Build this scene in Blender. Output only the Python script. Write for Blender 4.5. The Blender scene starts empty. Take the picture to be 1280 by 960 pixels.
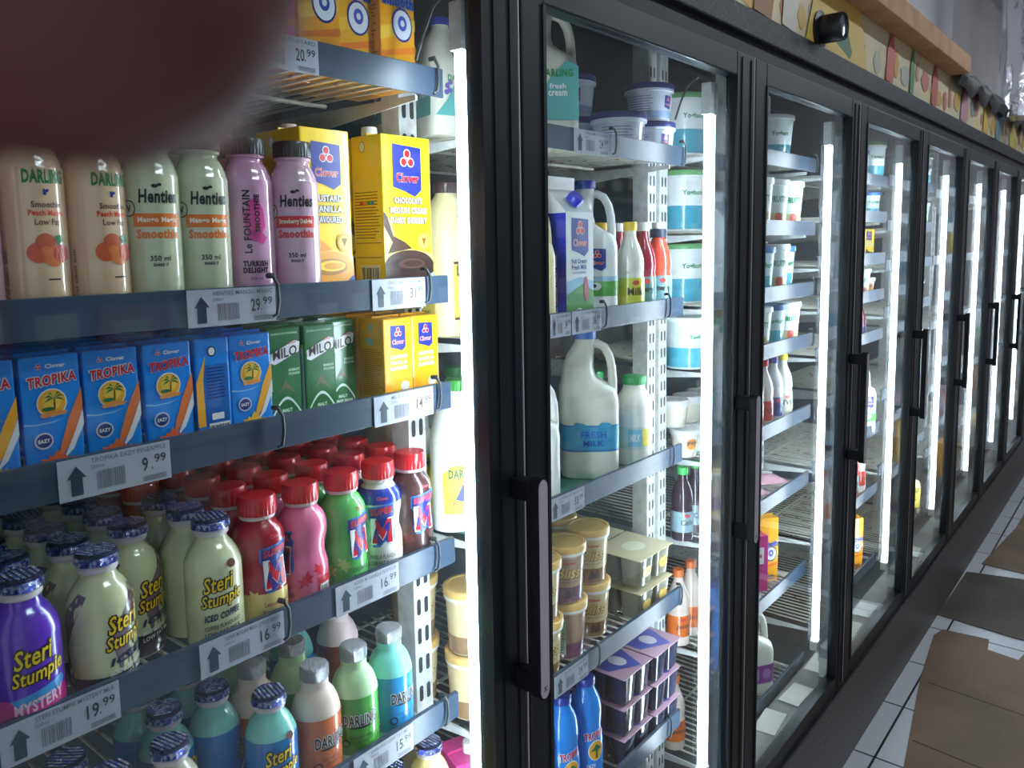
import bpy, bmesh, math, random
from mathutils import Vector, Matrix, noise
from mathutils.geometry import tessellate_polygon
S = bpy.context.scene
COL = S.collection
R = math.radians
random.seed(4)

# ------------------------------------------------------------------ camera, light, exposure
CAM = Vector((0, -.72, 1.68))
cd = bpy.data.cameras.new('camera'); cam = bpy.data.objects.new('camera', cd); COL.objects.link(cam)
RX = Vector((.6347273, -.77256736, -.01615345))      # right
RY = Vector((-.09735552, -.05921291, -.99348666))    # down
RZ = Vector((.76657887, .63216573, -.11279775))      # forward
# rows above are camera axes expressed in (along run, into cooler, up)
m = Matrix(((RX[0], -RY[0], -RZ[0]), (RX[1], -RY[1], -RZ[1]), (RX[2], -RY[2], -RZ[2])))
cam.matrix_world = Matrix.Translation(CAM) @ m.to_4x4()
cd.sensor_width = 36; cd.lens = 1000 / 1280 * 36; cd.shift_y = -60 / 1280
cd.clip_start = .004; cd.clip_end = 60
cd.dof.use_dof = True; cd.dof.focus_distance = 1.35; cd.dof.aperture_fstop = 17
S.camera = cam
S.view_settings.view_transform = 'Standard'; S.view_settings.look = 'None'
S.view_settings.gamma = 1; S.view_settings.use_curve_mapping = False
S.view_settings.exposure = 0.0
LED = 52.0
FILL = 40.0  # strength of the added, unseen fill lights over the aisle
w = bpy.data.worlds.new('world'); S.world = w; w.use_nodes = True
w.node_tree.nodes['Background'].inputs[0].default_value = (.62, .65, .75, 1)
w.node_tree.nodes['Background'].inputs[1].default_value = .85

# ------------------------------------------------------------------ materials
def lin(c):
    return tuple((x / 255 / 12.92 if x <= 10 else ((x / 255 + .055) / 1.055) ** 2.4) for x in c) + (1,)
MATS = {}
def mat(name, rgb=(128, 128, 128), rough=.5, metal=0, coat=0, emit=0, bump=None, mottle=None, trans=0, spec=.5, sss=0):
    if name in MATS: return MATS[name]
    m = bpy.data.materials.new(name); m.use_nodes = True; nt = m.node_tree
    b = nt.nodes['Principled BSDF']; c = lin(rgb)
    b.inputs['Base Color'].default_value = c; b.inputs['Roughness'].default_value = rough
    b.inputs['Metallic'].default_value = metal; b.inputs['Coat Weight'].default_value = coat
    b.inputs['Coat Roughness'].default_value = .08
    b.inputs['Specular IOR Level'].default_value = spec
    if emit:
        b.inputs['Emission Color'].default_value = c; b.inputs['Emission Strength'].default_value = emit
    if bump or mottle:
        tc = nt.nodes.new('ShaderNodeTexCoord')
    if bump:
        n = nt.nodes.new('ShaderNodeTexNoise'); n.inputs['Scale'].default_value = bump[0]; n.inputs['Detail'].default_value = 4
        bp = nt.nodes.new('ShaderNodeBump'); bp.inputs['Strength'].default_value = bump[1]; bp.inputs['Distance'].default_value = .01
        nt.links.new(tc.outputs['Object'], n.inputs['Vector']); nt.links.new(n.outputs['Fac'], bp.inputs['Height'])
        nt.links.new(bp.outputs['Normal'], b.inputs['Normal'])
    if mottle:   # (scale, rgb2, lo, hi)
        n2 = nt.nodes.new('ShaderNodeTexNoise'); n2.inputs['Scale'].default_value = mottle[0]; n2.inputs['Detail'].default_value = 5
        r = nt.nodes.new('ShaderNodeValToRGB'); r.color_ramp.elements[0].position = mottle[2]; r.color_ramp.elements[1].position = mottle[3]
        r.color_ramp.elements[0].color = c; r.color_ramp.elements[1].color = lin(mottle[1])
        nt.links.new(tc.outputs['Object'], n2.inputs['Vector']); nt.links.new(n2.outputs['Fac'], r.inputs['Fac'])
        nt.links.new(r.outputs['Color'], b.inputs['Base Color'])
    MATS[name] = m
    return m
def C(r, g, b, rough=.35, coat=.0, **k):
    return mat('paint_%d_%d_%d_%d_%d' % (r, g, b, rough * 100, coat * 100), (r, g, b), rough, coat=coat, **k)
def P(r, g, b): return C(r, g, b, .22, .5)            # glossy plastic sleeve
INK = C(28, 26, 30); WHITE = C(235, 235, 232); RED = C(196, 22, 38); YEL = C(244, 206, 20); NAVY = C(38, 48, 135)
def glass_mat(name, film):
    m = bpy.data.materials.new(name); m.use_nodes = True; nt = m.node_tree; nt.nodes.clear()
    o = nt.nodes.new('ShaderNodeOutputMaterial'); t = nt.nodes.new('ShaderNodeBsdfTransparent'); t.inputs[0].default_value = (.93, .965, .96, 1)
    g = nt.nodes.new('ShaderNodeBsdfGlossy'); g.inputs['Roughness'].default_value = .03
    f = nt.nodes.new('ShaderNodeFresnel'); f.inputs['IOR'].default_value = 1.45
    ge = nt.nodes.new('ShaderNodeNewGeometry'); ir = nt.nodes.new('ShaderNodeMix'); ir.data_type = 'FLOAT'
    ir.inputs[2].default_value = 1.45; ir.inputs[3].default_value = 1 / 1.45       # index of refraction on the way in / out of the pane
    nt.links.new(ge.outputs['Backfacing'], ir.inputs[0]); nt.links.new(ir.outputs[0], f.inputs['IOR'])
    mx = nt.nodes.new('ShaderNodeMixShader')
    d = nt.nodes.new('ShaderNodeBsdfTranslucent'); d.inputs[0].default_value = (.8, .9, .95, 1)
    m2 = nt.nodes.new('ShaderNodeMixShader'); m2.inputs[0].default_value = film
    nt.links.new(f.outputs[0], mx.inputs[0]); nt.links.new(t.outputs[0], m2.inputs[1]); nt.links.new(d.outputs[0], m2.inputs[2])
    nt.links.new(m2.outputs[0], mx.inputs[1]); nt.links.new(g.outputs[0], mx.inputs[2]); nt.links.new(mx.outputs[0], o.inputs[0])
    return m
GLASS = glass_mat('door_glass', .007)
GLASS1 = glass_mat('clear_door_glass', .008)

# ------------------------------------------------------------------ mesh builder
TXT = {}
def text2d(s, bold=0., shear=0.):
    k = (s, bold, shear)
    if k in TXT: return TXT[k]
    cu = bpy.data.curves.new('t', 'FONT'); cu.body = s; cu.resolution_u = 2; cu.offset = bold; cu.shear = shear
    cu.align_x = 'LEFT'; cu.fill_mode = 'FRONT'; cu.space_character = 1 + bold * 2.2
    o = bpy.data.objects.new('t', cu)
    me = o.to_mesh()
    vs = [(v.co.x, v.co.y) for v in me.vertices]; fs = [tuple(p.vertices) for p in me.polygons]
    o.to_mesh_clear(); bpy.data.objects.remove(o); bpy.data.curves.remove(cu)
    x0 = min(v[0] for v in vs); x1 = max(v[0] for v in vs); y0 = min(v[1] for v in vs); y1 = max(v[1] for v in vs)
    vs = [((v[0] - x0) / (x1 - x0), (v[1] - y0) / (y1 - y0)) for v in vs]
    TXT[k] = (vs, fs); return TXT[k]

class G:
    def __init__(s): s.v = []; s.f = []; s.m = []; s.mats = []; s.sm = []
    def mi(s, m):
        if m not in s.mats: s.mats.append(m)
        return s.mats.index(m)
    def add(s, vs, fs, m, smooth=False):
        o = len(s.v); i = s.mi(m)
        s.v += [tuple(v) for v in vs]
        for f in fs: s.f.append(tuple(o + a for a in f)); s.m.append(i); s.sm.append(smooth)
    def lathe(s, prof, m, seg=28, cx=0, cy=0, caps=True, sx=1, sy=1, fn=None):
        vs = []; fs = []; n = len(prof)
        for r, z in prof:
            for k in range(seg):
                a = 2 * math.pi * k / seg; rr = r if fn is None else fn(r, z, a)
                vs.append((cx + rr * math.cos(a) * sx, cy + rr * math.sin(a) * sy, z))
        for j in range(n - 1):
            for k in range(seg):
                k2 = (k + 1) % seg
                fs.append((j * seg + k, j * seg + k2, (j + 1) * seg + k2, (j + 1) * seg + k))
        if caps:
            fs.append(tuple(range(seg))[::-1]); fs.append(tuple((n - 1) * seg + k for k in range(seg)))
        s.add(vs, fs, m, True)
    def loft(s, secs, m, seg=28, caps=True):
        # secs: (z, cx, cy, hx, hy, power)
        vs = []; fs = []
        for z, cx, cy, hx, hy, p in secs:
            for k in range(seg):
                a = 2 * math.pi * k / seg; c = math.cos(a); q = math.sin(a)
                vs.append((cx + hx * math.copysign(abs(c) ** (2 / p), c), cy + hy * math.copysign(abs(q) ** (2 / p), q), z))
        for j in range(len(secs) - 1):
            for k in range(seg):
                k2 = (k + 1) % seg
                fs.append((j * seg + k, j * seg + k2, (j + 1) * seg + k2, (j + 1) * seg + k))
        if caps: fs.append(tuple(range(seg))[::-1]); fs.append(tuple((len(secs) - 1) * seg + k for k in range(seg)))
        s.add(vs, fs, m, True)
    def box(s, x0, x1, y0, y1, z0, z1, m, bev=0):
        if bev:
            b = bev
            bm = bmesh.new(); bmesh.ops.create_cube(bm, size=1)
            for v in bm.verts: v.co = Vector(((x0 + x1) / 2 + v.co.x * (x1 - x0), (y0 + y1) / 2 + v.co.y * (y1 - y0), (z0 + z1) / 2 + v.co.z * (z1 - z0)))
            bmesh.ops.bevel(bm, geom=bm.edges[:], offset=b, segments=2, affect='EDGES', profile=.6)
            bm.verts.index_update()
            s.add([v.co for v in bm.verts], [[v.index for v in f.verts] for f in bm.faces], m); bm.free(); return
        vs = [(x, y, z) for x in (x0, x1) for y in (y0, y1) for z in (z0, z1)]
        s.add(vs, [(0, 1, 3, 2), (4, 6, 7, 5), (0, 4, 5, 1), (2, 3, 7, 6), (0, 2, 6, 4), (1, 5, 7, 3)], m)
    def tube(s, path, r, m, seg=8, flat=1.):
        vs = []; fs = []; pts = [Vector(p) for p in path]; up = None
        for i, p in enumerate(pts):
            d = (pts[min(i + 1, len(pts) - 1)] - pts[max(i - 1, 0)]).normalized()
            if up is None:
                up = Vector((0, 1, 0)) if abs(d.y) < .9 else Vector((0, 0, 1))
            sd = d.cross(up).normalized(); u2 = sd.cross(d).normalized(); rr = r[i] if isinstance(r, (list, tuple)) else r
            for k in range(seg):
                a = 2 * math.pi * k / seg
                vs.append(p + sd * (rr * math.cos(a)) + u2 * (rr * flat * math.sin(a)))
        for j in range(len(pts) - 1):
            for k in range(seg):
                k2 = (k + 1) % seg; fs.append((j * seg + k, j * seg + k2, (j + 1) * seg + k2, (j + 1) * seg + k))
        fs.append(tuple(range(seg))[::-1]); fs.append(tuple((len(pts) - 1) * seg + k for k in range(seg)))
        s.add(vs, fs, m, True)
    # flat artwork laid on a surface; M(u, v, h) -> point
    def art(s, vs, fs, M, m, h, du=None):
        if du:
            bm = bmesh.new(); bv = [bm.verts.new((a, b, 0)) for a, b in vs]
            for f in fs:
                try: bm.faces.new([bv[i] for i in f])
                except ValueError: pass
            x0 = min(a for a, b in vs); x1 = max(a for a, b in vs); k = math.floor(x0 / du) + 1
            while k * du < x1:
                bmesh.ops.bisect_plane(bm, geom=bm.verts[:] + bm.edges[:] + bm.faces[:], plane_co=(k * du, 0, 0), plane_no=(1, 0, 0)); k += 1
            bm.verts.index_update()
            vs = [(v.co.x, v.co.y) for v in bm.verts]; fs = [[v.index for v in f.verts] for f in bm.faces]; bm.free()
        s.add([M(a, b, h) for a, b in vs], fs, m)
    def text(s, t, u, v, w, h, M, m, lay=2, bold=0., shear=0., du=None, rot=0, rise=0.):
        vs, fs = text2d(t, bold, shear)
        out = []
        for a, b in vs:
            x = (a - .5) * w; y = (b - .5) * h + rise * x
            if rot: x, y = x * math.cos(rot) - y * math.sin(rot), x * math.sin(rot) + y * math.cos(rot)
            out.append((u + x, v + y))
        s.art(out, fs, M, m, .0003 * lay, du)
    def otext(s, t, u, v, w, h, M, m, mo, lay=2, ow=.0011, **k):      # lettering with an outline
        for a, b in ((1, 1), (-1, 1), (1, -1), (-1, -1), (0, -1.3), (1.3, 0), (-1.3, 0)): s.text(t, u + a * ow * .75, v + b * ow * .75, w, h, M, mo, lay, **k)
        s.text(t, u, v, w, h, M, m, lay + 2, **k)
    def poly(s, pts, M, m, lay=1, du=None):
        tri = tessellate_polygon([[Vector((a, b, 0)) for a, b in pts]])
        s.art(pts, [tuple(t) for t in tri], M, m, .0003 * lay, du)
    def rect(s, u0, u1, v0, v1, M, m, lay=1, du=None): s.art([(u0, v0), (u1, v0), (u1, v1), (u0, v1)], [(0, 1, 2, 3)], M, m, .0003 * lay, du)
    def disc(s, u, v, a, b, M, m, lay=1, du=None, n=20): s.art([(u + a * math.cos(2 * math.pi * k / n), v + b * math.sin(2 * math.pi * k / n)) for k in range(n)], [tuple(range(n))], M, m, .0003 * lay, du)
    def barcode(s, u0, u1, v0, v1, M, lay=1, du=None):
        s.rect(u0, u1, v0, v1, M, WHITE, lay, du); rnd = random.Random(3); n = 16; st = (u1 - u0) / (n + 1)
        for i in range(n):
            a = u0 + st * (i + .7); s.rect(a, a + st * rnd.choice((.3, .5, .7)), v0 + (v1 - v0) * .1, v1 - (v1 - v0) * .1, M, INK, lay + 1)
    def mesh(s, name):
        me = bpy.data.meshes.new(name); me.from_pydata(s.v, [], s.f)
        for mm in s.mats: me.materials.append(mm)
        me.polygons.foreach_set('material_index', s.m); me.polygons.foreach_set('use_smooth', s.sm)
        me.update()
        if any(s.sm): me.set_sharp_from_angle(angle=R(48))
        return me
    def obj(s, name, parent=None, loc=None, rz=0):
        return link(name, s.mesh(name), parent, loc, rz)
def link(name, me, parent=None, loc=None, rz=0):
    o = bpy.data.objects.new(name, me); COL.objects.link(o)
    if parent: o.parent = parent
    if loc: o.location = loc
    if rz: o.rotation_euler.z = rz
    return o
def tag(o, label, cat, group=None, kind=None):
    if label: o['label'] = label
    if cat: o['category'] = cat
    if group: o['group'] = group
    if kind: o['kind'] = kind
    return o
def struct(o, label=None):
    o['kind'] = 'structure'
    if label: o['label'] = label
    return o
def flatM(y):   return lambda u, v, h: (u, y - h, v)
def sideM(x):   return lambda u, v, h: (x - h, -u, v)          # face looking towards -x
def cylM(rf, phi=0):
    def M(u, v, h):
        r = rf(v) if callable(rf) else rf; a = u / (r if not callable(rf) else rf(None)) + phi
        return ((r + h) * math.sin(a), -(r + h) * math.cos(a), v)
    return M
def profr(prof):
    zs = [p[1] for p in prof]; mr = max(p[0] for p in prof)
    def f(v):
        if v is None: return mr
        for (r0, z0), (r1, z1) in zip(prof, prof[1:]):
            if z0 <= v <= z1 and z1 > z0: return r0 + (r1 - r0) * (v - z0) / (z1 - z0)
        return prof[-1][0]
    return f
def band(g, rf, v0, v1, m, h=.0004, seg=40, steps=8, a0=-math.pi, a1=math.pi):
    M = cylM(rf); mr = rf(None) if callable(rf) else rf
    vs = []; fs = []
    for j in range(steps + 1):
        v = v0 + (v1 - v0) * j / steps
        for k in range(seg + 1): vs.append(M((a0 + (a1 - a0) * k / seg) * mr, v, h))
    for j in range(steps):
        for k in range(seg):
            a = j * (seg + 1) + k; fs.append((a, a + 1, a + seg + 2, a + seg + 1))
    g.add(vs, fs, m, True)
def trefoil(g, u, v, r, M, lay=3, du=None, m=RED):
    for a in (90, 210, 330): g.disc(u + r * .55 * math.cos(R(a)), v + r * .55 * math.sin(R(a)), r * .48, r * .48, M, WHITE, lay, du, 12)
    for a in (90, 210, 330): g.disc(u + r * .55 * math.cos(R(a)), v + r * .55 * math.sin(R(a)), r * .38, r * .38, M, m, lay + 1, du, 12)
def clover_logo(g, u, v, w, M, lay=1, du=None):
    h = w * 1.25
    pts = [(u - w / 2, v + h / 2), (u - w / 2, v - h * .38), (u - w * .1, v - h * .46), (u + w * .25, v - h * .56), (u + w / 2, v - h * .42), (u + w / 2, v + h * .46)]
    g.poly(pts, M, NAVY, lay, du)
    trefoil(g, u, v + h * .2, w * .26, M, lay + 1, du)
    g.otext('Clover', u, v - h * .18, w * .8, h * .18, M, RED, WHITE, lay + 1, w * .016, bold=.01, du=du)
def lines(g, u0, u1, v0, v1, n, M, m, lay=2, du=None):
    rnd = random.Random(n)
    for i in range(n):
        v = v1 - (v1 - v0) * (i + .5) / n; t = (v1 - v0) / n * .3
        g.rect(u0, u1 - (u1 - u0) * rnd.random() * .25, v - t / 2, v + t / 2, M, m, lay, du)

# ------------------------------------------------------------------ kinds: cached parts, placed as things
KINDS = {}
def place(kind, x, y, z, rz, label, cat, group=None, scale=1):
    name, parts = KINDS[kind]
    e = bpy.data.objects.new(name, None); COL.objects.link(e); e.empty_display_size = .02
    e.location = (x, y, z); e.rotation_euler.z = rz; e.scale = scale if isinstance(scale, tuple) else (scale,) * 3
    tag(e, label, cat, group)
    for pn, me, subs in parts:
        o = bpy.data.objects.new(pn, me); COL.objects.link(o); o.parent = e
        for sn, sm_ in subs:
            q = bpy.data.objects.new(sn, sm_); COL.objects.link(q); q.parent = o
    return e
def kind(key, name, *parts): KINDS[key] = (name, [(p[0], p[1].mesh(p[0]), [(a, b.mesh(a)) for a, b in p[2:]]) for p in parts])

def smooth_prof(pts, n=3):
    # Catmull-Rom through (r, z) points
    out = []
    for i in range(len(pts) - 1):
        p0 = pts[max(i - 1, 0)]; p1 = pts[i]; p2 = pts[i + 1]; p3 = pts[min(i + 2, len(pts) - 1)]
        for k in range(n):
            t = k / n
            f = lambda a, b, c, d: .5 * (2 * b + (c - a) * t + (2 * a - 5 * b + 4 * c - d) * t * t + (3 * b - a - 3 * c + d) * t ** 3)
            out.append((f(p0[0], p1[0], p2[0], p3[0]), f(p0[1], p1[1], p2[1], p3[1])))
    out.append(pts[-1]); return out
def ribcap(g, r, z0, z1, m, ribs=30, top=None):
    g.lathe([(r * .98, z0), (r, z0 + .002), (r * .99, z1 - .003), (r * .93, z1 - .0005), (r * .4, z1)], m, seg=ribs * 2,
            fn=lambda q, z, a: q * (1 + (.022 * math.cos(a * ribs) if q > r * .95 else 0)))
def foilcap(g, r, z0, z1, m, m2):
    random.seed(7)
    ph = [random.uniform(-1, 1) for _ in range(60)]
    g.lathe([(r * .97, z0), (r * 1.05, z0 + .001), (r * 1.02, z0 + .004), (r, z1 - .003)], m, seg=60, caps=False,
            fn=lambda q, z, a: q * (1 + .035 * ph[int(a / 2 / math.pi * 60) % 60]))
    g.lathe([(r, z1 - .003), (r * .93, z1), (r * .5, z1 + .0006), (.001, z1 + .0006)], m2, seg=60, caps=False)
    for i in range(7):     # printed stripes over the foil top
        x = (-.75 + .25 * i) * r; q = math.sqrt(max(r * r * .8 - x * x, 0))
        g.add([(x - .0016, -q, z1 + .0012), (x + .0016, -q, z1 + .0012), (x + .0016, q, z1 + .0012), (x - .0016, q, z1 + .0012)], [(0, 1, 2, 3)], m)
FOIL_B = mat('blue_foil', (60, 80, 190), .22, 1, bump=(500, .9), mottle=(220, (220, 225, 245), .45, .55))
FOIL_D = mat('navy_foil', (34, 40, 70), .3, .9, bump=(300, .6))
FOIL_S = mat('silver_foil', (190, 192, 196), .25, 1, bump=(400, .8))
MILK = C(222, 224, 208, .4, .2); HDPE = C(232, 230, 218, .42, .1)

# --- flavoured milk with red cap
SPROF = smooth_prof([(.028, 0), (.0315, .004), (.0325, .03), (.032, .06), (.0285, .074), (.0295, .09), (.0325, .106), (.031, .122), (.024, .134), (.0185, .141), (.0185, .15)])
SR = profr(SPROF)
def superm(key, body, low, flavour, panel=None, neck=None):
    g = G(); g.lathe(SPROF, P(*body), seg=36)
    c = G(); ribcap(c, .0235, .146, .170, C(204, 26, 34, .3, .3)); c.lathe([(.0215, .141), (.0225, .143), (.0215, .1458)], C(225, 205, 205), seg=36)
    l = G(); M = cylM(SR); du = .005
    band(l, SR, .004, .134, P(*body), .0003, steps=26)
    if panel: band(l, SR, .004, .05, P(*panel), .0005, steps=8)
    if neck: band(l, SR, .112, .133, P(*neck), .0005, steps=6)
    for i in range(9):   # splash shapes round the sleeve
        a = -.09 + i * .021; pts = []
        for k in range(14):
            rr = (.011 if k % 2 else .006) * (1 + .3 * math.sin(i * 3 + k)); pts.append((a + rr * math.cos(k * math.pi / 7), .045 + .012 * math.sin(i * 2.1) + rr * math.sin(k * math.pi / 7)))
        if abs(a) > .02: l.poly(pts, M, P(*low), 2, du)
    o = [(-.021, .108), (.021, .114), (.022, .096), (.019, .09), (.0205, .06), (.012, .052), (.004, .058), (-.004, .05), (-.014, .05), (-.0185, .06), (-.0165, .084), (-.021, .09)]
    l.poly(o, M, C(60, 120, 200), 3, du)
    l.poly([(x * .88, .083 + (y - .083) * .9) for x, y in o], M, NAVY, 4, du)
    l.text('SUPER', 0, .1025, .034, .0105, M, C(214, 60, 70), 5, bold=.05, du=du, rise=.12)
    for sc, cc, ly in ((1.12, WHITE, 5), (1, RED, 6)):
        l.poly([(sc * a, .074 + sc * b_) for a, b_ in ((-.0145, -.018), (-.0155, .016), (-.008, .016), (0, .001), (.008, .016), (.0155, .016), (.0145, -.018), (.0075, -.018), (.0085, .0), (0, -.013), (-.0085, .0), (-.0075, -.018))], M, cc, ly, du)
    l.text('Clover', .002, .121, .017, .005, M, C(225, 90, 100), 3, bold=.03, du=du)
    for i, t in enumerate(flavour): l.text(t, 0, .036 - i * .0095, min(.04, .0032 * len(t)), .0062, M, C(150, 40, 40) if panel else INK, 6, bold=.01, du=du)
    M2 = cylM(SR, R(112)); l.rect(-.012, .012, .008, .046, M2, RED, 3, du); l.barcode(-.009, .009, .01, .036, M2, 4, du)
    kind(key, 'flavoured_milk_bottle', ('bottle', g), ('cap', c), ('label', l))
superm('sm_red', (170, 26, 40), (238, 205, 120), ('Lemon Cream', 'Biscuit Flavour', 'Medium Fat'), panel=(232, 208, 128))
superm('sm_pink', (238, 120, 160), (225, 40, 70), ('STRAWBERRY', 'FLAVOURED BLEND'))
superm('sm_green', (96, 190, 96), (170, 215, 120), ('CREAM SODA', 'FLAVOURED'))
superm('sm_white', (214, 214, 206), (200, 190, 140), ('VANILLA FLAVOUR', 'LOW FAT BLEND'), neck=(40, 60, 160))
superm('sm_brown', (84, 52, 50), (120, 60, 55), ('CHOCOLATE', 'FLAVOURED'))

# --- squat milk bottle with foil cap (two brands of sleeve)
TPROF = smooth_prof([(.029, 0), (.0325, .004), (.0335, .02), (.0335, .094), (.032, .108), (.026, .122), (.0195, .131), (.0175, .138), (.0175, .146)])
TR = profr(TPROF)
def ribbed(r, z, a): return r + (.0005 * math.sin(z * 1500) if .012 < z < .1 else 0)
def stumpie(key, body, foil=(FOIL_B, FOIL_D), sleeve=None, lines2=('ICED COFFEE', 'COFFEE FLAVOURED', 'LOW FAT MILK'), swirl=None, base=None, top=.146, bright=False):
    g = G(); g.lathe(TPROF, C(*body, .2, .7), seg=40)
    c = G(); c.lathe([(.0192, top - .008), (.0204, top - .006), (.0204, top - .002), (.019, top)], C(215, 205, 205), seg=36); foilcap(c, .0215, top, top + .013, *foil)
    l = G(); M = cylM(TR); du = .005
    if sleeve: band(l, TR, .003, sleeve[3], P(*sleeve[:3]), .0004, steps=20)
    else: band(l, TR, .003, .12, P(*body), .0003, steps=24)
    if base: band(l, TR, .003, base[3], P(*base[:3]), .0006, steps=5)
    if swirl:
        for k in range(3):
            a = -.075 + k * .07; l.poly([(a, .004), (a + .02, .004), (a + .006, .06), (a + .034, .118), (a + .022, .121), (a - .014, .075)], M, P(*swirl), 2, du)
    l.otext('Steri', -.003, .0865, .034, .0195, M, YEL, INK, 3, .0016, bold=.015, shear=.15, du=du, rise=.15)
    l.otext('Stumpie', .001, .0655, .048, .0195, M, YEL, INK, 3, .0016, bold=.015, shear=.15, du=du, rise=.15)
    if bright:
        l.poly([(-.026, .044), (.024, .056), (.028, .05), (.022, .042), (-.02, .034)], M, P(60, 150, 215), 3, du)
        band(l, TR, .004, .044, P(214, 44, 140), .0007, steps=5)
        l.poly([(-.03, .004), (.01, .004), (.02, .02), (-.02, .022)], M, P(244, 150, 40), 3, du)
        l.text('MYSTERY', 0, .037, .046, .012, M, C(240, 190, 210), 5, bold=.04, du=du, rise=.15)
        l.rect(.006, .022, .012, .02, M, C(240, 160, 30), 5, du); l.text('500 ml', .014, .016, .013, .004, M, INK, 6, du=du)
    else:
        l.text(lines2[0], 0, .047, .042, .0085, M, C(30, 40, 80) if not sleeve else WHITE, 5, bold=.05, shear=.2, du=du, rise=.15)
        for i, t in enumerate(lines2[1:]): l.text(t, 0, .035 - i * .008, .042, .0052, M, C(50, 44, 44) if not base else WHITE, 6, bold=.02, du=du, rise=.15)
        l.disc(.014, .107, .006, .005, M, C(90, 50, 36), 4, du); l.text('300 ml', .014, .02, .012, .004, M, INK, 5, du=du)
    kind(key, 'milk_bottle', ('bottle', g), ('foil_cap', c), ('label', l))
stumpie('st_mystery', (96, 44, 190), bright=True)
stumpie('st_mocha', (214, 214, 168), swirl=(120, 100, 110), base=(70, 50, 56, .03), lines2=('ICED', 'MOCHA FLAVOURED', 'LOW FAT MILK'))
stumpie('st_coffee', (216, 216, 172))
stumpie('st_teal', (130, 208, 196), sleeve=(30, 120, 190, .106), lines2=('COOKIE', 'FLAVOURED MILK', 'LOW FAT'))
stumpie('st_cream', (214, 200, 182), sleeve=(214, 170, 140, .1))
stumpie('st_custard', (236, 214, 140), sleeve=(236, 190, 60, .085))
DPROF = smooth_prof([(.029, 0), (.0325, .004), (.0335, .02), (.0335, .09), (.0325, .106), (.027, .123), (.0195, .133), (.0185, .139), (.0185, .152)])
DR = profr(DPROF)
def darling_small(key, body, sleeve):
    g = G(); g.lathe(DPROF, C(*body, .45, .1), seg=36)
    c = G(); c.lathe([(.0185, .146), (.0198, .148), (.0198, .163), (.018, .1655), (.0005, .1655)], FOIL_S, seg=36, caps=False)
    l = G(); M = cylM(DR); du = .005; band(l, DR, .016, .1, P(*sleeve), .0004, steps=16)
    l.otext('DARLING', 0, .068, .05, .0165, M, INK, WHITE, 3, .0009, bold=.02, du=du)
    l.disc(0, .057, .018, .0018, M, INK, 2, du)
    l.text('FLAVOURED MILK', 0, .043, .034, .004, M, INK, 3, du=du); l.text('LOW FAT', 0, .036, .022, .0045, M, C(*[int(q * .6) for q in sleeve]), 3, bold=.03, du=du)
    l.disc(-.022, .034, .006, .006, M, INK, 3, du); l.disc(-.022, .034, .004, .004, M, P(*sleeve), 4, du)
    kind(key, 'milk_bottle', ('bottle', g), ('foil_cap', c), ('label', l))
darling_small('dl_orange', (226, 202, 186), (214, 110, 60)); darling_small('dl_green', (176, 212, 158), (72, 160, 56))
darling_small('dl_teal', (122, 206, 196), (36, 140, 200)); darling_small('dl_brown', (214, 190, 190), (132, 52, 40))

# --- tall smoothie bottles
HPROF = smooth_prof([(.027, 0), (.030, .004), (.0305, .02), (.0305, .14), (.0295, .156), (.0245, .171), (.0205, .178), (.0205, .19)])
HR = profr(HPROF)
def smoothie(key, body, fn, art, cap=(30, 30, 34)):
    g = G(); g.lathe(HPROF, C(*body, .12, 1.), seg=40)
    c = G(); ribcap(c, .0235, .186, .206, C(*cap, .35, .2), 36)
    c.lathe([(.021, .181), (.0228, .182), (.0228, .185), (.021, .186)], C(*[max(q - 20, 0) for q in body]), seg=30)
    l = G(); fn(l, cylM(HR), *art); kind(key, 'smoothie_bottle', ('bottle', g), ('cap', c), ('label', l))
def henties(l, M, colr, name):
    du = .005; m = C(*colr)
    l.text('Henties', .002, .131, .042, .015, M, INK, 2, bold=.035, shear=.1, du=du); l.disc(-.002, .142, .0035, .002, M, INK, 2, du); l.disc(.003, .1435, .0024, .0016, M, INK, 2, du)
    l.rect(-.026, .026, .098, .1125, M, m, 1, du); l.text(name, 0, .1052, .042, .0075, M, C(248, 236, 210), 3, bold=.04, du=du)
    l.text('Smoothie', 0, .0905, .046, .0105, M, m, 2, bold=.05, du=du)
    l.text('350 ml', 0, .064, .021, .006, M, INK, 2, bold=.02, du=du); l.text('SHAKE IT', 0, .057, .016, .0035, M, INK, 2, bold=.05, du=du)
    l.disc(-.0305, .118, .0075, .009, M, INK, 1, du); l.disc(-.0305, .118, .0065, .0078, M, C(205, 205, 185), 2, du); l.text('V', -.0305, .118, .006, .008, M, INK, 3, bold=.04, du=du)
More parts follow.
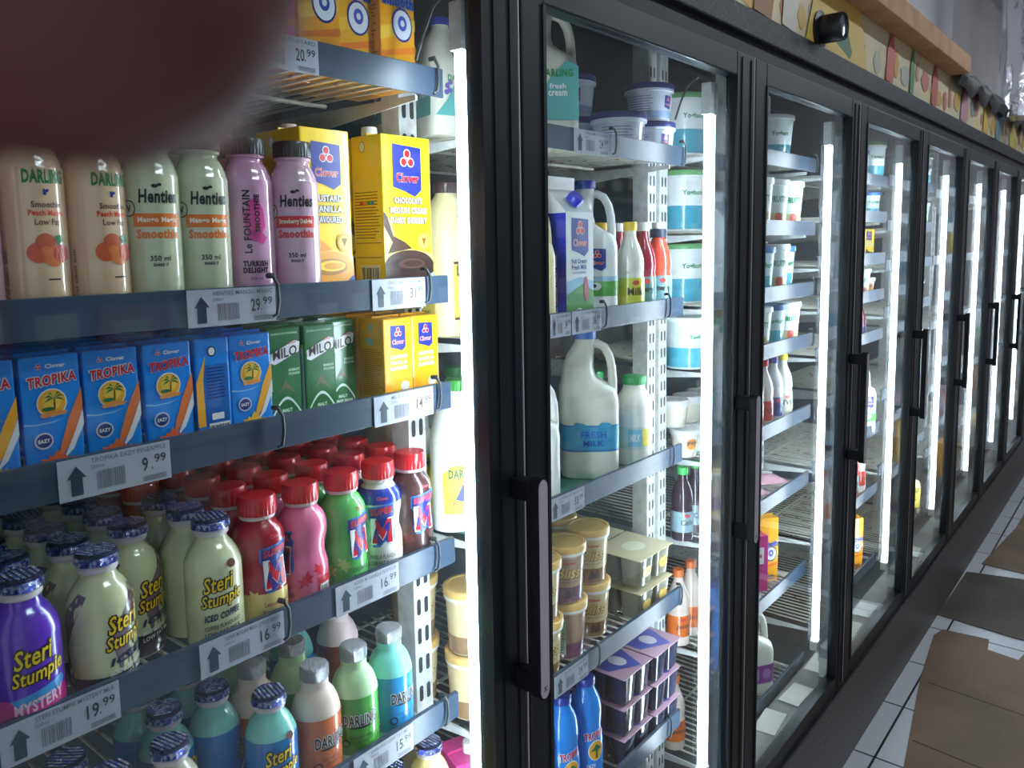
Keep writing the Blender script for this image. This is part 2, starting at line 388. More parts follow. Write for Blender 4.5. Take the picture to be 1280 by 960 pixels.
def peach(l, M):
    du = .005; gr = C(20, 120, 60)
    l.text('DARLING', 0, .146, .04, .0135, M, gr, 2, bold=.04, du=du); l.text('r', 0, .131, .006, .006, M, NAVY, 2, bold=.1, du=du)
    l.text('Smoothie', 0, .119, .028, .006, M, C(90, 60, 50), 2, bold=.02, du=du); l.text('Peach Mango', 0, .110, .034, .0075, M, C(225, 80, 40), 2, bold=.04, du=du)
    l.text('Low Fat', 0, .102, .024, .006, M, C(90, 60, 50), 2, bold=.02, du=du)
    for a, b, r, cc in ((-.004, .082, .009, (206, 90, 50)), (-.011, .072, .010, (226, 100, 50)), (.003, .068, .010, (224, 120, 60)), (.011, .071, .009, (200, 70, 60)), (-.004, .0735, .005, (232, 130, 66))): l.disc(a, b, r, r, M, C(*cc), 2 + (a > 0) + (r < .007) * 2, du)
    l.poly([(.004, .088), (.012, .09), (.014, .083), (.008, .08)], M, gr, 5, du)
    l.rect(-.004, .008, .045, .0465, M, INK, 2, du); M2 = cylM(HR, R(-78)); l.rect(-.002, .002, .006, .022, M2, NAVY, 2, du); l.text('Tel 0800 000', 0, .05, .05, .003, M2, INK, 2, rot=math.pi / 2, du=du)
def turkish(l, M):
    du = .005; pk = C(226, 60, 150)
    l.poly([(-.006, .09), (.008, .084), (.016, .1), (.014, .12), (.006, .134), (-.004, .13), (-.01, .11)], M, pk, 1, du)
    l.poly([(-.006, .084), (.012, .078), (.018, .086), (.008, .096), (-.006, .096)], M, pk, 1, du)
    l.text('Le FOUNTAIN', -.006, .105, .075, .009, M, INK, 3, bold=.03, rot=math.pi / 2, du=du)
    l.text('SMOOTHIE', .006, .115, .045, .0065, M, INK, 3, bold=.06, rot=math.pi / 2, du=du)
    l.text('TURKISH', .002, .055, .03, .007, M, INK, 2, bold=.06, du=du); l.text('DELIGHT', .002, .047, .03, .007, M, INK, 2, bold=.06, du=du); l.text('350 ml', .002, .037, .014, .004, M, INK, 2, du=du)
smoothie('hn_mango', (208, 212, 180), henties, ((236, 116, 34), 'Mango Magic')); smoothie('hn_berry', (222, 182, 202), henties, ((214, 50, 50), 'Strawberry Delight'))
smoothie('dl_peach', (232, 196, 160), peach, ()); smoothie('tk_pink', (214, 160, 192), turkish, ())

# --- cartons
def carton(key, name, w, d, h, body, front, side, cap=None, extra=(), bev=.0025):
    g = G(); g.box(-w / 2, w / 2, -d / 2, d / 2, 0, h, C(*body, .3, .3), bev)
    g.box(-w / 2 + .002, w / 2 - .002, -.0012, .0012, h - .002, h + .003, C(*body, .3, .3))      # top seam
    l = G(); front(l, flatM(-d / 2), w, h); side(l, sideM(-w / 2), d, h)
    parts = [('box', g), ('printed_label', l)]
    if cap:
        c = G(); ribcap(c, .0115, h + .001, h + .014, C(228, 228, 226), 20)
        for o in (c,): o.v = [(x + cap[0], y + cap[1], z) for x, y, z in o.v]
        parts.append(('cap', c))
    kind(key, name, *parts)
def side_custard(l, M, d, h):
    lines(l, -d * .42, d * .42, h * .36, h * .66, 16, M, C(90, 70, 20), 1); l.barcode(-d * .3, d * .34, h * .03, h * .2, M, 1)
    l.disc(-d * .12, h * .93, .006, .008, M, C(120, 110, 90), 1); l.disc(-d * .12, h * .93, .005, .0068, M, WHITE, 2)
    l.rect(-d * .42, d * .42, h * .335, h * .34, M, C(90, 70, 20), 1); l.rect(-d * .42, d * .42, h * .245, h * .25, M, C(90, 70, 20), 1)
    for i, cc in enumerate(((200, 40, 40), (230, 140, 30), (40, 140, 60), (30, 110, 190))): l.rect(-.016 + i * .008, -.009 + i * .008, h * .575, h * .595, M, C(*cc), 3)
def dessert(txt, bowl, stuff_, pour):
    def f(l, M, w, h):
        l.poly([(-w / 2, h * .46), (-w * .36, h * .5), (-w * .28, h * .34), (0, h * .3), (w * .3, h * .28), (w / 2, h * .26), (w / 2, .001), (-w / 2, .001)], M, C(232, 214, 120), 1)
        l.poly([(-w * .5, h * .53), (-w * .43, h * .5), (-w * .32, h * .38), (-w * .08, h * .34), (w * .06, h * .3), (-w * .44, h * .27), (-w * .34, h * .34), (-w * .5, h * .44)], M, C(*pour), 2)
        n = 22; l.poly([(-w * .5, h * .2)] + [(w * .5 * math.cos(math.pi - math.pi * k / n) , h * .2 + h * .09 * math.sin(math.pi * k / n)) for k in range(n + 1)] + [(w * .5, h * .06), (w * .3, h * .002), (-w * .5, h * .002)], M, C(*stuff_), 3)
        l.disc(0, h * .2, w * .36, h * .05, M, C(*[int(q * .75) for q in stuff_]), 4); l.disc(w * .04, h * .205, w * .28, h * .032, M, C(*[min(255, int(q * 1.25 + 14)) for q in stuff_]), 5); l.disc(w * .06, h * .205, w * .2, h * .02, M, C(*stuff_), 6)
        l.poly([(-w * .5, h * .085), (-w * .2, h * .06), (w * .2, h * .08), (w * .5, h * .15), (w * .5, .001), (-w * .5, .001)], M, C(*bowl), 7)
        clover_logo(l, 0, h * .795, w * .58, M, 3)
        for i, t in enumerate(txt):
            l.otext(t, 0, h * (.6 - i * .062), w * .75 if len(t) > 9 else w * .57, h * .038, M, WHITE, C(90, 60, 30), 4, .0008, bold=.03)
        l.disc(w * .3, h * .345, w * .15, w * .15, M, C(214, 160, 50), 6); l.disc(w * .3, h * .345, w * .11, w * .11, M, C(240, 205, 90), 7); l.poly([(w * .3 - .005, h * .345 + .005), (w * .3 + .005, h * .345 + .005), (w * .3, h * .345 - .007)], M, C(140, 90, 30), 8)
    return f
carton('ct_choc', 'dessert_carton', .096, .066, .232, (240, 206, 24), dessert(('CHOCOLATE', 'MEDIUM CREAM', 'DAIRY DESSERT'), (190, 196, 200), (62, 40, 34), (70, 44, 36)), side_custard, cap=(-.03, .012))
carton('ct_custard', 'dessert_carton', .082, .1, .232, (240, 200, 24), dessert(('CUSTARD', 'VANILLA', 'FLAVOURED'), (52, 84, 160), (232, 160, 50), (236, 150, 40)), side_custard, cap=(.0, .03))
def small_custard(l, M, w, h):
    clover_logo(l, 0, h * .78, w * .52, M, 1)
    for i, t in enumerate(('CUSTARD', 'VANILLA', 'FLAVOURED')): l.text(t, 0, h * (.56 - i * .065), w * .6, h * .042, M, C(236, 226, 190), 2, bold=.06)
    l.poly([(-w / 2, h * .3), (-w * .1, h * .16), (w * .2, h * .2), (w / 2, h * .12), (w / 2, .001), (-w / 2, .001)], M, C(224, 150, 30), 1); l.disc(w * .2, h * .22, w * .16, w * .13, M, C(196, 190, 170), 2)
def small_side(l, M, d, h):
    lines(l, -d * .42, d * .42, h * .12, h * .66, 22, M, C(130, 96, 30), 1); l.rect(-d * .2, d * .1, h * .7, h * .78, M, C(150, 190, 170), 1); l.disc(0, h * .9, .005, .006, M, C(150, 200, 190), 1)
carton('ct_gold', 'custard_carton', .0555, .054, .13, (222, 166, 26), small_custard, small_side)
def tropika(fruit, low):
    def f(l, M, w, h):
        l.poly([(w * .5, h * .72), (w * .5, h * .56), (w * .28, h * .3), (w * .02, h * .16), (w * .1, h * .3), (w * .26, h * .5)], M, C(*fruit), 2)
        l.poly([(w * .5, h * .55), (w * .5, h * .42), (w * .3, h * .24), (w * .1, h * .16), (w * .26, h * .3), (w * .4, h * .44)], M, C(226, 226, 226), 3)
        pts = [(-w / 2, .001), (w / 2, .001), (w / 2, h * .13)]
        for k in range(15): u = w * (.45 - k * .063); pts.append((u, h * (.13 + (.05 if k % 2 else 0) + .06 * math.exp(-(u / w * 5) ** 2))))
        pts.append((-w / 2, h * .15)); l.poly(pts, M, C(*low), 4)
        l.poly([(w * .02, h * .26), (w * .08, h * .2), (w * .2, h * .18), (w * .08, h * .12), (-.0, h * .1), (-w * .14, h * .14), (-w * .28, h * .2), (-w * .1, h * .19)], M, C(*low), 5)
        l.disc(-w * .02, h * .63, w * .255, w * .255, M, WHITE, 4); l.disc(-w * .02, h * .63, w * .235, w * .235, M, C(238, 168, 40), 5); l.disc(-w * .02, h * .645, w * .16, w * .16, M, C(240, 196, 70), 6)
        g2 = C(24, 110, 60)
        for k in range(7):
            a = R(-15 + k * 35); ca, sa = math.cos(a), math.sin(a); L = w * .19; cx_, cy_ = w * .02, h * .665
            l.poly([(cx_ - w * .012, cy_), (cx_ + ca * L * .5, cy_ + sa * L * .5 + w * .035), (cx_ + ca * L, cy_ + sa * L * .8 - w * .03), (cx_ + ca * L * .5, cy_ + sa * L * .5 - w * .005)], M, g2, 7 + k * .2)
        l.poly([(w * .01, h * .66), (w * .035, h * .66), (w * .03, h * .58), (-w * .01, h * .56)], M, C(110, 70, 30), 7); l.disc(-w * .1, h * .585, w * .1, h * .016, M, g2, 8)
        l.poly([(-w * .24, h * .545), (w * .02, h * .565), (w * .24, h * .555), (w * .18, h * .53), (-w * .2, h * .52)], M, C(222, 140, 70), 8)
        l.otext('TROPIKA', 0, h * .815, w * .82, h * .085, M, RED, WHITE, 9, .0007, bold=.035, rise=.08)
        trefoil(l, -w * .2, h * .92, w * .06, M, 4); l.text('Clover', w * .08, h * .92, w * .34, h * .035, M, WHITE, 4, bold=.04)
        l.disc(-w * .2, h * .34, w * .16, w * .15, M, C(200, 205, 220), 5); l.disc(-w * .2, h * .34, w * .13, w * .12, M, C(30, 50, 120), 6); l.text('EAZY', -w * .2, h * .34, w * .2, h * .03, M, WHITE, 7, bold=.04)
        l.poly([(-w / 2, h * .49), (-w * .3, h * .475), (-w * .02, h * .48), (w * .2, h * .5), (-w * .02, h * .472), (-w * .3, h * .466), (-w / 2, h * .478)], M, C(150, 200, 230), 3)
        l.disc(-w * .22, h * .09, w * .12, h * .03, M, C(30, 70, 150), 7); l.text('NEW', -w * .22, h * .09, w * .12, h * .022, M, WHITE, 8)
    return f
def trop_side(l, M, d, h):
    lines(l, -d * .36, d * .36, h * .42, h * .74, 10, M, C(20, 50, 110), 1); l.barcode(-d * .4, d * .4, h * .02, h * .24, M, 1); l.rect(-d * .15, d * .3, h * .27, h * .33, M, WHITE, 1)
def trop_narrow(l, M, w, h):
    l.poly([(-w / 2, h * .2), (-w * .28, h * .2), (-w * .3, h * .62), (-w * .2, h * .85), (-w / 2, h * .6)], M, C(240, 170, 40), 1)
    l.rect(-w * .24, w * .42, h * .2, h * .76, M, C(20, 96, 176), 2); lines(l, -w * .2, w * .38, h * .44, h * .74, 10, M, C(14, 40, 96), 3)
    l.barcode(-w * .2, w * .42, h * .02, h * .22, M, 3); l.rect(-w * .1, w * .25, h * .25, h * .31, M, WHITE, 3); l.disc(-w * .02, h * .88, .0055, .0062, M, C(40, 40, 44), 2); l.disc(-w * .02, h * .88, .004, .0046, M, WHITE, 3)
TB = (18, 134, 226)
carton('tp_orange', 'juice_carton', .057, .04, .13, TB, tropika((230, 120, 60), (226, 100, 44)), trop_side)
carton('tp_yellow', 'juice_carton', .057, .04, .13, TB, tropika((240, 170, 40), (240, 190, 40)), trop_side)
carton('tp_narrow', 'juice_carton', .044, .057, .13, TB, trop_narrow, trop_side)
def milo(l, M, w, h):
    gd = C(40, 130, 76)
    l.poly([(-w * .42, h * .74), (w * .3, h * .86), (w * .46, h * .84), (w * .42, h * .74), (-w * .3, h * .63), (-w * .42, h * .65)], M, WHITE, 1)
    l.text('MILO', 0, h * .745, w * .72, h * .105, M, C(60, 30, 20), 3, bold=.02, rise=.14); l.text('GOLD', w * .22, h * .845, w * .26, h * .03, M, RED, 3, bold=.03, rise=.14)
    l.text('SOURCE OF B VITAMINS', 0, h * .94, w * .8, h * .022, M, C(180, 210, 180), 1, bold=.03)
    for i, t in enumerate(('ENERGY', 'FOOD')): l.text(t, w * .26, h * (.56 - i * .04), w * .34, h * .028, M, C(190, 220, 190), 2, bold=.04)
    l.poly([(-w * .2, h * .34), (-w * .02, h * .46), (w * .1, h * .4), (w * .3, h * .3), (w * .1, h * .36), (-w * .06, h * .38)], M, C(110, 100, 70), 2)
    n = 14; l.poly([(-w * .42 + w * .84 * k / n, h * (.12 + .17 * math.sin(math.pi * k / n))) for k in range(n + 1)] + [(w * .42 - w * .84 * k / n, h * (.09 + .17 * math.sin(math.pi * (1 - k / n)))) for k in range(n + 1)], M, C(214, 226, 214), 2)
    l.text('MALT', 0, h * .15, w * .3, h * .035, M, C(200, 220, 200), 3, bold=.05); l.text('ENERGY DRINK', 0, h * .095, w * .7, h * .035, M, C(200, 220, 200), 3, bold=.05)
def milo_side(l, M, d, h):
    l.rect(-d * .46, d * .46, h * .02, h * .8, M, C(206, 220, 206), 1); l.rect(-d * .46, d * .46, h * .76, h * .8, M, C(190, 170, 50), 2); lines(l, -d * .4, d * .4, h * .04, h * .74, 22, M, C(120, 140, 120), 2); l.disc(.0, h * .9, .004, .005, M, C(170, 200, 170), 1)
carton('ml_green', 'malt_drink_carton', .052, .04, .13, (22, 100, 50), milo, milo_side)
def smooth_front(l, M, w, h):
    l.poly([(-w / 2, h * .2), (w / 2, h * .26), (w / 2, h * .31), (-w / 2, h * .235)], M, C(240, 130, 20), 1); l.poly([(-w / 2, h * .31), (w / 2, h * .42), (w / 2, h * .5), (-w / 2, h * .4)], M, C(250, 200, 70), 1)
    l.disc(w * .12, h * .44, w * .3, w * .36, M, NAVY, 2); l.disc(w * .12, h * .44, w * .26, w * .31, M, C(230, 236, 245), 3); l.disc(w * .12, h * .45, w * .13, w * .16, M, C(60, 90, 190), 4); l.disc(w * .12, h * .45, w * .06, w * .07, M, WHITE, 5)
    l.otext('Smooth', 0, h * .6, w * .9, h * .085, M, C(50, 80, 180), WHITE, 5, .0012, bold=.04)
    l.text('BANANA', 0, h * .09, w * .6, h * .03, M, NAVY, 3, bold=.05); l.text('CUSTARD', 0, h * .05, w * .6, h * .03, M, NAVY, 3, bold=.05)
carton('sc_orange', 'custard_carton', .066, .062, .2, (250, 170, 20), smooth_front, small_side); carton('sc_yellow', 'custard_carton', .066, .062, .2, (244, 180, 30), smooth_front, small_side)
carton('sc_pink', 'custard_carton', .066, .062, .2, (230, 70, 160), smooth_front, small_side)
def blank(l, M, w, h): l.rect(-w * .3, w * .3, h * .5, h * .8, M, WHITE, 1); l.text('Nice', 0, h * .66, w * .4, h * .1, M, RED, 2, bold=.05)
carton('ct_pink', 'milk_carton', .072, .07, .17, (214, 60, 140), blank, blank, cap=(0, -.01))

# gable-top two litre carton
g = G(); wq, dq, hq = .09, .09, .21; cb = C(226, 228, 226, .3, .3)
vs = [(x, y, z) for z in (0, hq) for x, y in ((-wq / 2, -dq / 2), (wq / 2, -dq / 2), (wq / 2, dq / 2), (-wq / 2, dq / 2))] + [(-wq / 2, 0, hq + .045), (wq / 2, 0, hq + .045), (-wq / 2, 0, hq + .07), (wq / 2, 0, hq + .07)]
g.add(vs, [(0, 3, 2, 1), (0, 1, 5, 4), (1, 2, 6, 5), (2, 3, 7, 6), (3, 0, 4, 7), (4, 5, 9, 8), (6, 7, 8, 9), (5, 6, 9), (7, 4, 8)], cb)
g.box(-wq / 2, wq / 2, -.0015, .0015, hq + .043, hq + .068, cb)
c = G(); ax = Vector((0, -.72, .69)); o = Vector((-.004, -.032, hq + .02)); c.tube([o, o + ax * .012, o + ax * .016], [.0155, .0155, .013], C(40, 50, 190, .3, .3), 24)
l = G(); M = flatM(-dq / 2)
l.poly([(-wq / 2, .001), (wq / 2, .001), (wq / 2, .06), (.01, .075), (-wq / 2, .055)], M, C(70, 140, 70), 1); l.poly([(-wq / 2, .055), (.01, .075), (wq / 2, .06), (wq / 2, .078), (.0, .088), (-wq / 2, .08)], M, C(150, 190, 215), 1)
l.disc(.02, .06, .008, .02, M, C(170, 70, 80), 3); l.disc(.018, .078, .006, .01, M, C(180, 80, 90), 3)
l.disc(-.004, .02, .013, .009, M, WHITE, 3); l.disc(-.008, .021, .005, .006, M, INK, 4); l.disc(.004, .018, .004, .005, M, INK, 4)
clover_logo(l, 0, .165, .055, M, 2)
for i, t in enumerate(('Full Cream', 'Fresh Milk')): l.text(t, -.003, .118 - i * .0115, .05, .009, M, NAVY, 2, bold=.03)
l.text('HOMOGENISED', -.003, .096, .046, .004, M, NAVY, 2); M = sideM(-wq / 2)
l.rect(-dq / 2, dq / 2, .002, .208, M, C(50, 60, 180), 1); l.text('FULL CREAM FRESH MILK', .02, .07, .12, .008, M, WHITE, 2, rot=math.pi / 2, bold=.02)
kind('gable', 'milk_carton', ('box', g), ('cap', c), ('printed_label', l))

# --- jugs with a handle on the right
def jug(key, body, cap, art, hgt=.255, capz=.018):
    g = G(); s = hgt / .255; m = C(*body, .4, .15)
    g.loft([(0, 0, 0, .05, .05, 4), (.004, 0, 0, .056, .055, 4.5), (.02 * s, 0, 0, .058, .057, 4), (.13 * s, 0, 0, .058, .057, 4), (.15 * s, -.002, 0, .056, .055, 3.4),
            (.162 * s, -.012, 0, .044, .050, 3), (.172 * s, -.019, 0, .034, .046, 2.6), (.19 * s, -.020, 0, .030, .040, 2.4), (.208 * s, -.016, 0, .027, .032, 2.2), (.223 * s, -.010, 0, .023, .025, 2), (.235 * s, -.006, 0, .019, .019, 2), (.246 * s, -.006, 0, .019, .019, 2)], m, 36)
    h = G(); h.tube([(.004, 0, .226 * s), (.018, 0, .229 * s), (.032, 0, .223 * s), (.042, 0, .207 * s), (.047, 0, .187 * s), (.0485, 0, .165 * s), (.047, 0, .146 * s), (.042, 0, .125 * s)], [.008, .0085, .0085, .0085, .0085, .009, .011, .015], m, 14, 1.35)
    c = G(); ribcap(c, .0215, .238 * s, .238 * s + capz, C(*cap, .35, .2), 30); c.v = [(x - .006, y, z) for x, y, z in c.v]
    l = G(); art(l, s)
    kind(key, 'milk_jug', ('jug', g, ('handle', h)), ('cap', c), ('label', l))
def wrap(l, z0, z1, m, hx=.0587, hy=.0577, p=4, n=36, k0=0, k1=None):
    k1 = n if k1 is None else k1; vs = []
    for z in (z0, z1):
        for k in range(k0, k1 + 1):
            a = 2 * math.pi * k / n - math.pi; c = math.cos(a); q = math.sin(a)
            vs.append((hx * math.copysign(abs(c) ** (2 / p), c), hy * math.copysign(abs(q) ** (2 / p), q), z))
    nn = k1 - k0 + 1; l.add(vs, [(k, k + 1, nn + k + 1, nn + k) for k in range(nn - 1)], m, True)
def both(l, fn):
    fn(flatM(-.0582)); fn(sideM(-.0592))
def art_blue(l, s):
    wrap(l, .06, .105, C(66, 156, 196)); wrap(l, .056, .06, C(40, 120, 180)); wrap(l, .105, .108, C(40, 120, 180))
    def f(M): l.text('FRESH', .004, .09, .05, .014, M, C(30, 100, 190), 3, bold=.03); l.text('MILK', .004, .073, .04, .011, M, C(30, 80, 170), 3, bold=.03); l.poly([(-.04, .105), (-.03, .115), (-.015, .112), (-.005, .106)], M, C(66, 156, 196), 1); l.poly([(.01, .105), (.02, .114), (.036, .113), (.042, .105)], M, C(66, 156, 196), 1)
    both(l, f)
def art_darling(bg, txt, sub):
    def a(l, s):
        def f(M):
            l.poly([(-.035, .035), (.035, .035), (.037, .105), (.02, .118), (-.02, .118), (-.037, .105)], M, C(*bg), 1)
            l.text('DARLING', 0, .104, .055, .016, M, C(20, 90, 60), 3, bold=.04); l.poly([(-.016, .06), (-.004, .085), (.004, .092), (.012, .086), (.006, .078), (.014, .07), (.002, .068), (-.002, .056)], M, NAVY, 3)
            l.text(txt, 0, .05, .04, .01, M, C(50, 50, 20), 3, bold=.02); l.text(sub, 0, .04, .03, .006, M, C(30, 80, 60), 3)
        both(l, f)
    return a
def art_amasi(l, s):
    def f(M):
        l.rect(-.036, .036, .03, .125, M, C(220, 196, 90), 1); l.rect(-.036, .036, .121, .125, M, C(80, 40, 40), 2); l.rect(-.036, .036, .03, .034, M, C(80, 40, 40), 2)
        l.text('DARLING', 0, .11, .06, .016, M, INK, 3, bold=.03); l.poly([(-.02, .06), (-.006, .085), (.004, .096), (.014, .09), (.006, .078), (.02, .07), (.002, .066), (-.002, .055)], M, C(40, 40, 60), 3); l.text('Amasi', .004, .043, .036, .012, M, INK, 3)
    both(l, f)
def art_cream(l, s):
    def f(M):
        l.poly([(-.05, .045), (.052, .045), (.052, .14), (.03, .15), (.0, .12), (-.02, .08)], M, C(90, 176, 170), 1); l.text('DARLING', .012, .128, .06, .014, M, C(20, 140, 60), 3, bold=.04)
        l.text('fresh', .014, .105, .03, .009, M, WHITE, 3, bold=.03); l.text('cream', .014, .092, .034, .009, M, WHITE, 3, bold=.03)
        for a, b in ((-.02, .11), (-.012, .118), (-.014, .1), (-.022, .096)): l.disc(a, b, .006, .006, M, C(110, 90, 170), 3)
    both(l, f)
def art_clover(l, s):
    wrap(l, .045, .075, C(90, 160, 80)); wrap(l, .075, .085, C(150, 190, 210))
    def f(M): clover_logo(l, .012, .12, .034, M, 2); l.disc(.01, .065, .01, .008, M, WHITE, 3); l.disc(.006, .066, .004, .004, M, INK, 4)
    both(l, f)
def art_purple(l, s):
    wrap(l, .045, .1, C(120, 50, 140)); wrap(l, .042, .045, C(190, 150, 200))
    def f(M): l.rect(-.035, -.005, .055, .09, M, C(170, 150, 180), 2); l.disc(.02, .074, .014, .016, M, C(160, 110, 170), 3)
    both(l, f)
jug('jg_blue', (222, 220, 206), (50, 110, 190), art_blue, .29); jug('jg_yellow', (230, 230, 222), (60, 160, 60), art_darling((240, 226, 40), 'FULL CREAM', 'MILK 2L'))
jug('jg_amasi', (226, 212, 160), (60, 40, 40), art_amasi); jug('jg_cream', (226, 222, 206), (40, 60, 150), art_cream, .27)
jug('jg_clover', (224, 226, 224), (40, 60, 160), art_clover, .28); jug('jg_purple', (216, 214, 200), (120, 60, 140), art_purple, .26)

# --- tapered tubs with lids
def tub(key, r0, r1, h, body, lid, artf=None, name='tub', lidr=.0035, rim=None, pr=.4):
    g = G(); g.lathe([(r0 * .94, 0), (r0, .003), (r1, h - .012)], C(*body, pr, .2), seg=36)
    li = G(); li.lathe([(r1 + .001, h - .014), (r1 + lidr, h - .013), (r1 + lidr, h - .002), (r1 + lidr - .002, h), (r1 - .004, h), (r1 - .005, h - .002), (.0005, h - .002)], C(*lid, .4, .2), seg=36, caps=False)
    if rim: li.lathe([(r1 + .0005, h - .02), (r1 + lidr * .8, h - .019), (r1 + lidr * .8, h - .0135)], C(*rim, .4), seg=36, caps=False)
    parts = [(('tub_body'), g), ('lid', li)]
    if artf:
        l = G(); pf = profr([(r0, 0), (r1, h - .012)]); artf(l, pf, cylM(pf), h); parts.append(('label', l))
    kind(key, name, *parts)
def bliss(c1, c2):
    def f(l, pf, M, h):
        du = .006; band(l, pf, .004, h - .024, P(*c1), .0003, steps=4); band(l, pf, .004, h * .3, P(*c2), .0005, steps=3)
        l.text('Clover', 0, h * .72, .026, .006, M, RED, 3, bold=.04, du=du); l.text('Bliss', 0, h * .55, .056, .026, M, C(60, 40, 30), 3, bold=.05, shear=.3, du=du); l.text('Bliss', -.0006, h * .556, .054, .024, M, C(222, 190, 110), 4, bold=.02, shear=.3, du=du)
        l.text('double cream yoghurt', 0, h * .39, .036, .004, M, C(80, 60, 50), 3, du=du); l.poly([(-.012, h * .1), (-.004, h * .28), (.004, h * .2), (.01, h * .3), (.018, h * .12)], M, C(90, 66, 60), 3, du)
        M2 = cylM(pf, R(150)); l.rect(-.02, .02, .012, h - .03, M2, C(180, 200, 180), 3, du); lines(l, -.018, .018, .014, h - .034, 12, M2, C(80, 100, 90), 4, du)
    return f
tub('bl_gold', .036, .042, .118, (214, 196, 160), (222, 180, 104), bliss((216, 196, 150), (150, 116, 80)), 'yoghurt_tub', rim=(232, 232, 226))
tub('bl_plum', .036, .042, .118, (196, 170, 150), (222, 180, 104), bliss((180, 150, 130), (130, 90, 110)), 'yoghurt_tub', rim=(232, 232, 226))
def clovertub(l, pf, M, h):
    du = .008; band(l, pf, .008, h - .022, P(206, 212, 226), .0003, steps=3); band(l, pf, .008, .024, P(150, 176, 214), .0005, steps=2); clover_logo(l, 0, h * .5, .024, M, 3, du)
    M2 = cylM(pf, R(-80)); lines(l, -.035, .035, .02, h - .028, 7, M2, C(110, 110, 160), 2, du); M3 = cylM(pf, R(100)); lines(l, -.03, .03, .02, h - .028, 7, M3, C(110, 110, 160), 2, du)
tub('cl_tub', .048, .056, .088, (214, 218, 226), (60, 64, 130), clovertub, 'cream_cheese_tub', rim=(214, 220, 232))
def teal_art(l, pf, M, h): band(l, pf, .006, h * .42, P(84, 168, 190), .0004, steps=3); l.text('Yoghurt', 0, h * .62, .06, .016, M, C(30, 130, 80), 3, bold=.04, du=.008)
def fruit_art(l, pf, M, h):
    band(l, pf, .006, h * .35, P(200, 190, 140), .0004, steps=3)
    l.text('FRUITY', 0, h * .62, .05, .014, M, C(30, 120, 80), 3, bold=.04, du=.008); l.disc(.0, h * .26, .012, .012, M, C(200, 70, 60), 3, .008)
tub('big_teal', .058, .066, .15, (228, 232, 230), (110, 170, 110), teal_art, 'yoghurt_bucket', rim=(228, 232, 230)); tub('mid_white', .042, .05, .115, (214, 226, 222), (226, 232, 230), fruit_art, 'yoghurt_tub')
tub('mid_blue', .04, .048, .11, (200, 220, 226), (60, 110, 170), teal_art, 'yoghurt_tub'); tub('big_white', .06, .072, .145, (210, 224, 220), (222, 230, 228), teal_art, 'yoghurt_bucket')

# --- drink bottles (coloured)
BPROF = smooth_prof([(.026, 0), (.03, .004), (.03, .07), (.028, .085), (.0295, .1), (.027, .125), (.018, .15), (.0125, .165), (.0125, .178)])
BR = profr(BPROF)
def drink(key, body, cap, label, txt='Juice', collar=None, name='drink_bottle'):
    g = G(); g.lathe(BPROF, C(*body, .15, .7), seg=30); c = G(); ribcap(c, .0145, .176, .195, C(*cap, .35, .2), 22)
    if collar: c.lathe([(.0175, .162), (.018, .164), (.018, .178), (.015, .181)], C(*collar), seg=28)
    l = G(); M = cylM(BR); band(l, BR, .022, .078, P(*label), .0004, steps=8); l.text(txt, 0, .05, .036, .016, M, INK if sum(label) > 300 else WHITE, 3, bold=.03, du=.005); l.disc(0, .068, .008, .005, M, C(200, 60, 60), 3, .005)
    kind(key, name, ('bottle', g), ('cap', c), ('label', l))
drink('dk_white', (226, 226, 214), (226, 190, 60), (206, 206, 70), 'Milk'); drink('dk_plum', (150, 40, 56), (230, 230, 230), (110, 150, 156), 'Energy'); drink('dk_red', (236, 90, 70), (230, 230, 230), (130, 176, 180), 'Energy', collar=(50, 60, 80))
drink('dk_tvv', (214, 206, 200), (200, 40, 50), (206, 70, 60), 'TVV'); drink('dk_blue', (206, 210, 214), (60, 70, 140), (70, 90, 150), 'TVV'); drink('dk_yel', (210, 214, 200), (226, 200, 60), (214, 214, 190), 'TVV')
drink('dk_cola', (60, 36, 50), (70, 190, 90), (150, 180, 190), 'Cola'); drink('dk_dkred', (120, 30, 40), (60, 60, 90), (90, 90, 130), 'Berry')
drink('dk_peach', (232, 214, 200), (230, 120, 60), (232, 120, 50), 'Juice')
# green capped milk bottle
g = G(); GP = smooth_prof([(.034, 0), (.039, .005), (.04, .02), (.04, .12), (.037, .145), (.028, .162), (.024, .17), (.024, .178)]); g.lathe(GP, HDPE, seg=32)
c = G(); ribcap(c, .026, .178, .196, C(40, 150, 80, .35, .2), 30); l = G(); GR = profr(GP); M = cylM(GR); band(l, GR, .04, .088, P(206, 222, 214), .0004, steps=4)
l.rect(-.026, .004, .046, .084, M, C(140, 200, 220), 2, .006); l.rect(.006, .028, .046, .084, M, C(226, 210, 90), 2, .006); l.text('MILK', -.01, .065, .022, .016, M, WHITE, 3, bold=.04, du=.006)
kind('gr_milk', 'milk_bottle', ('bottle', g), ('cap', c), ('label', l))
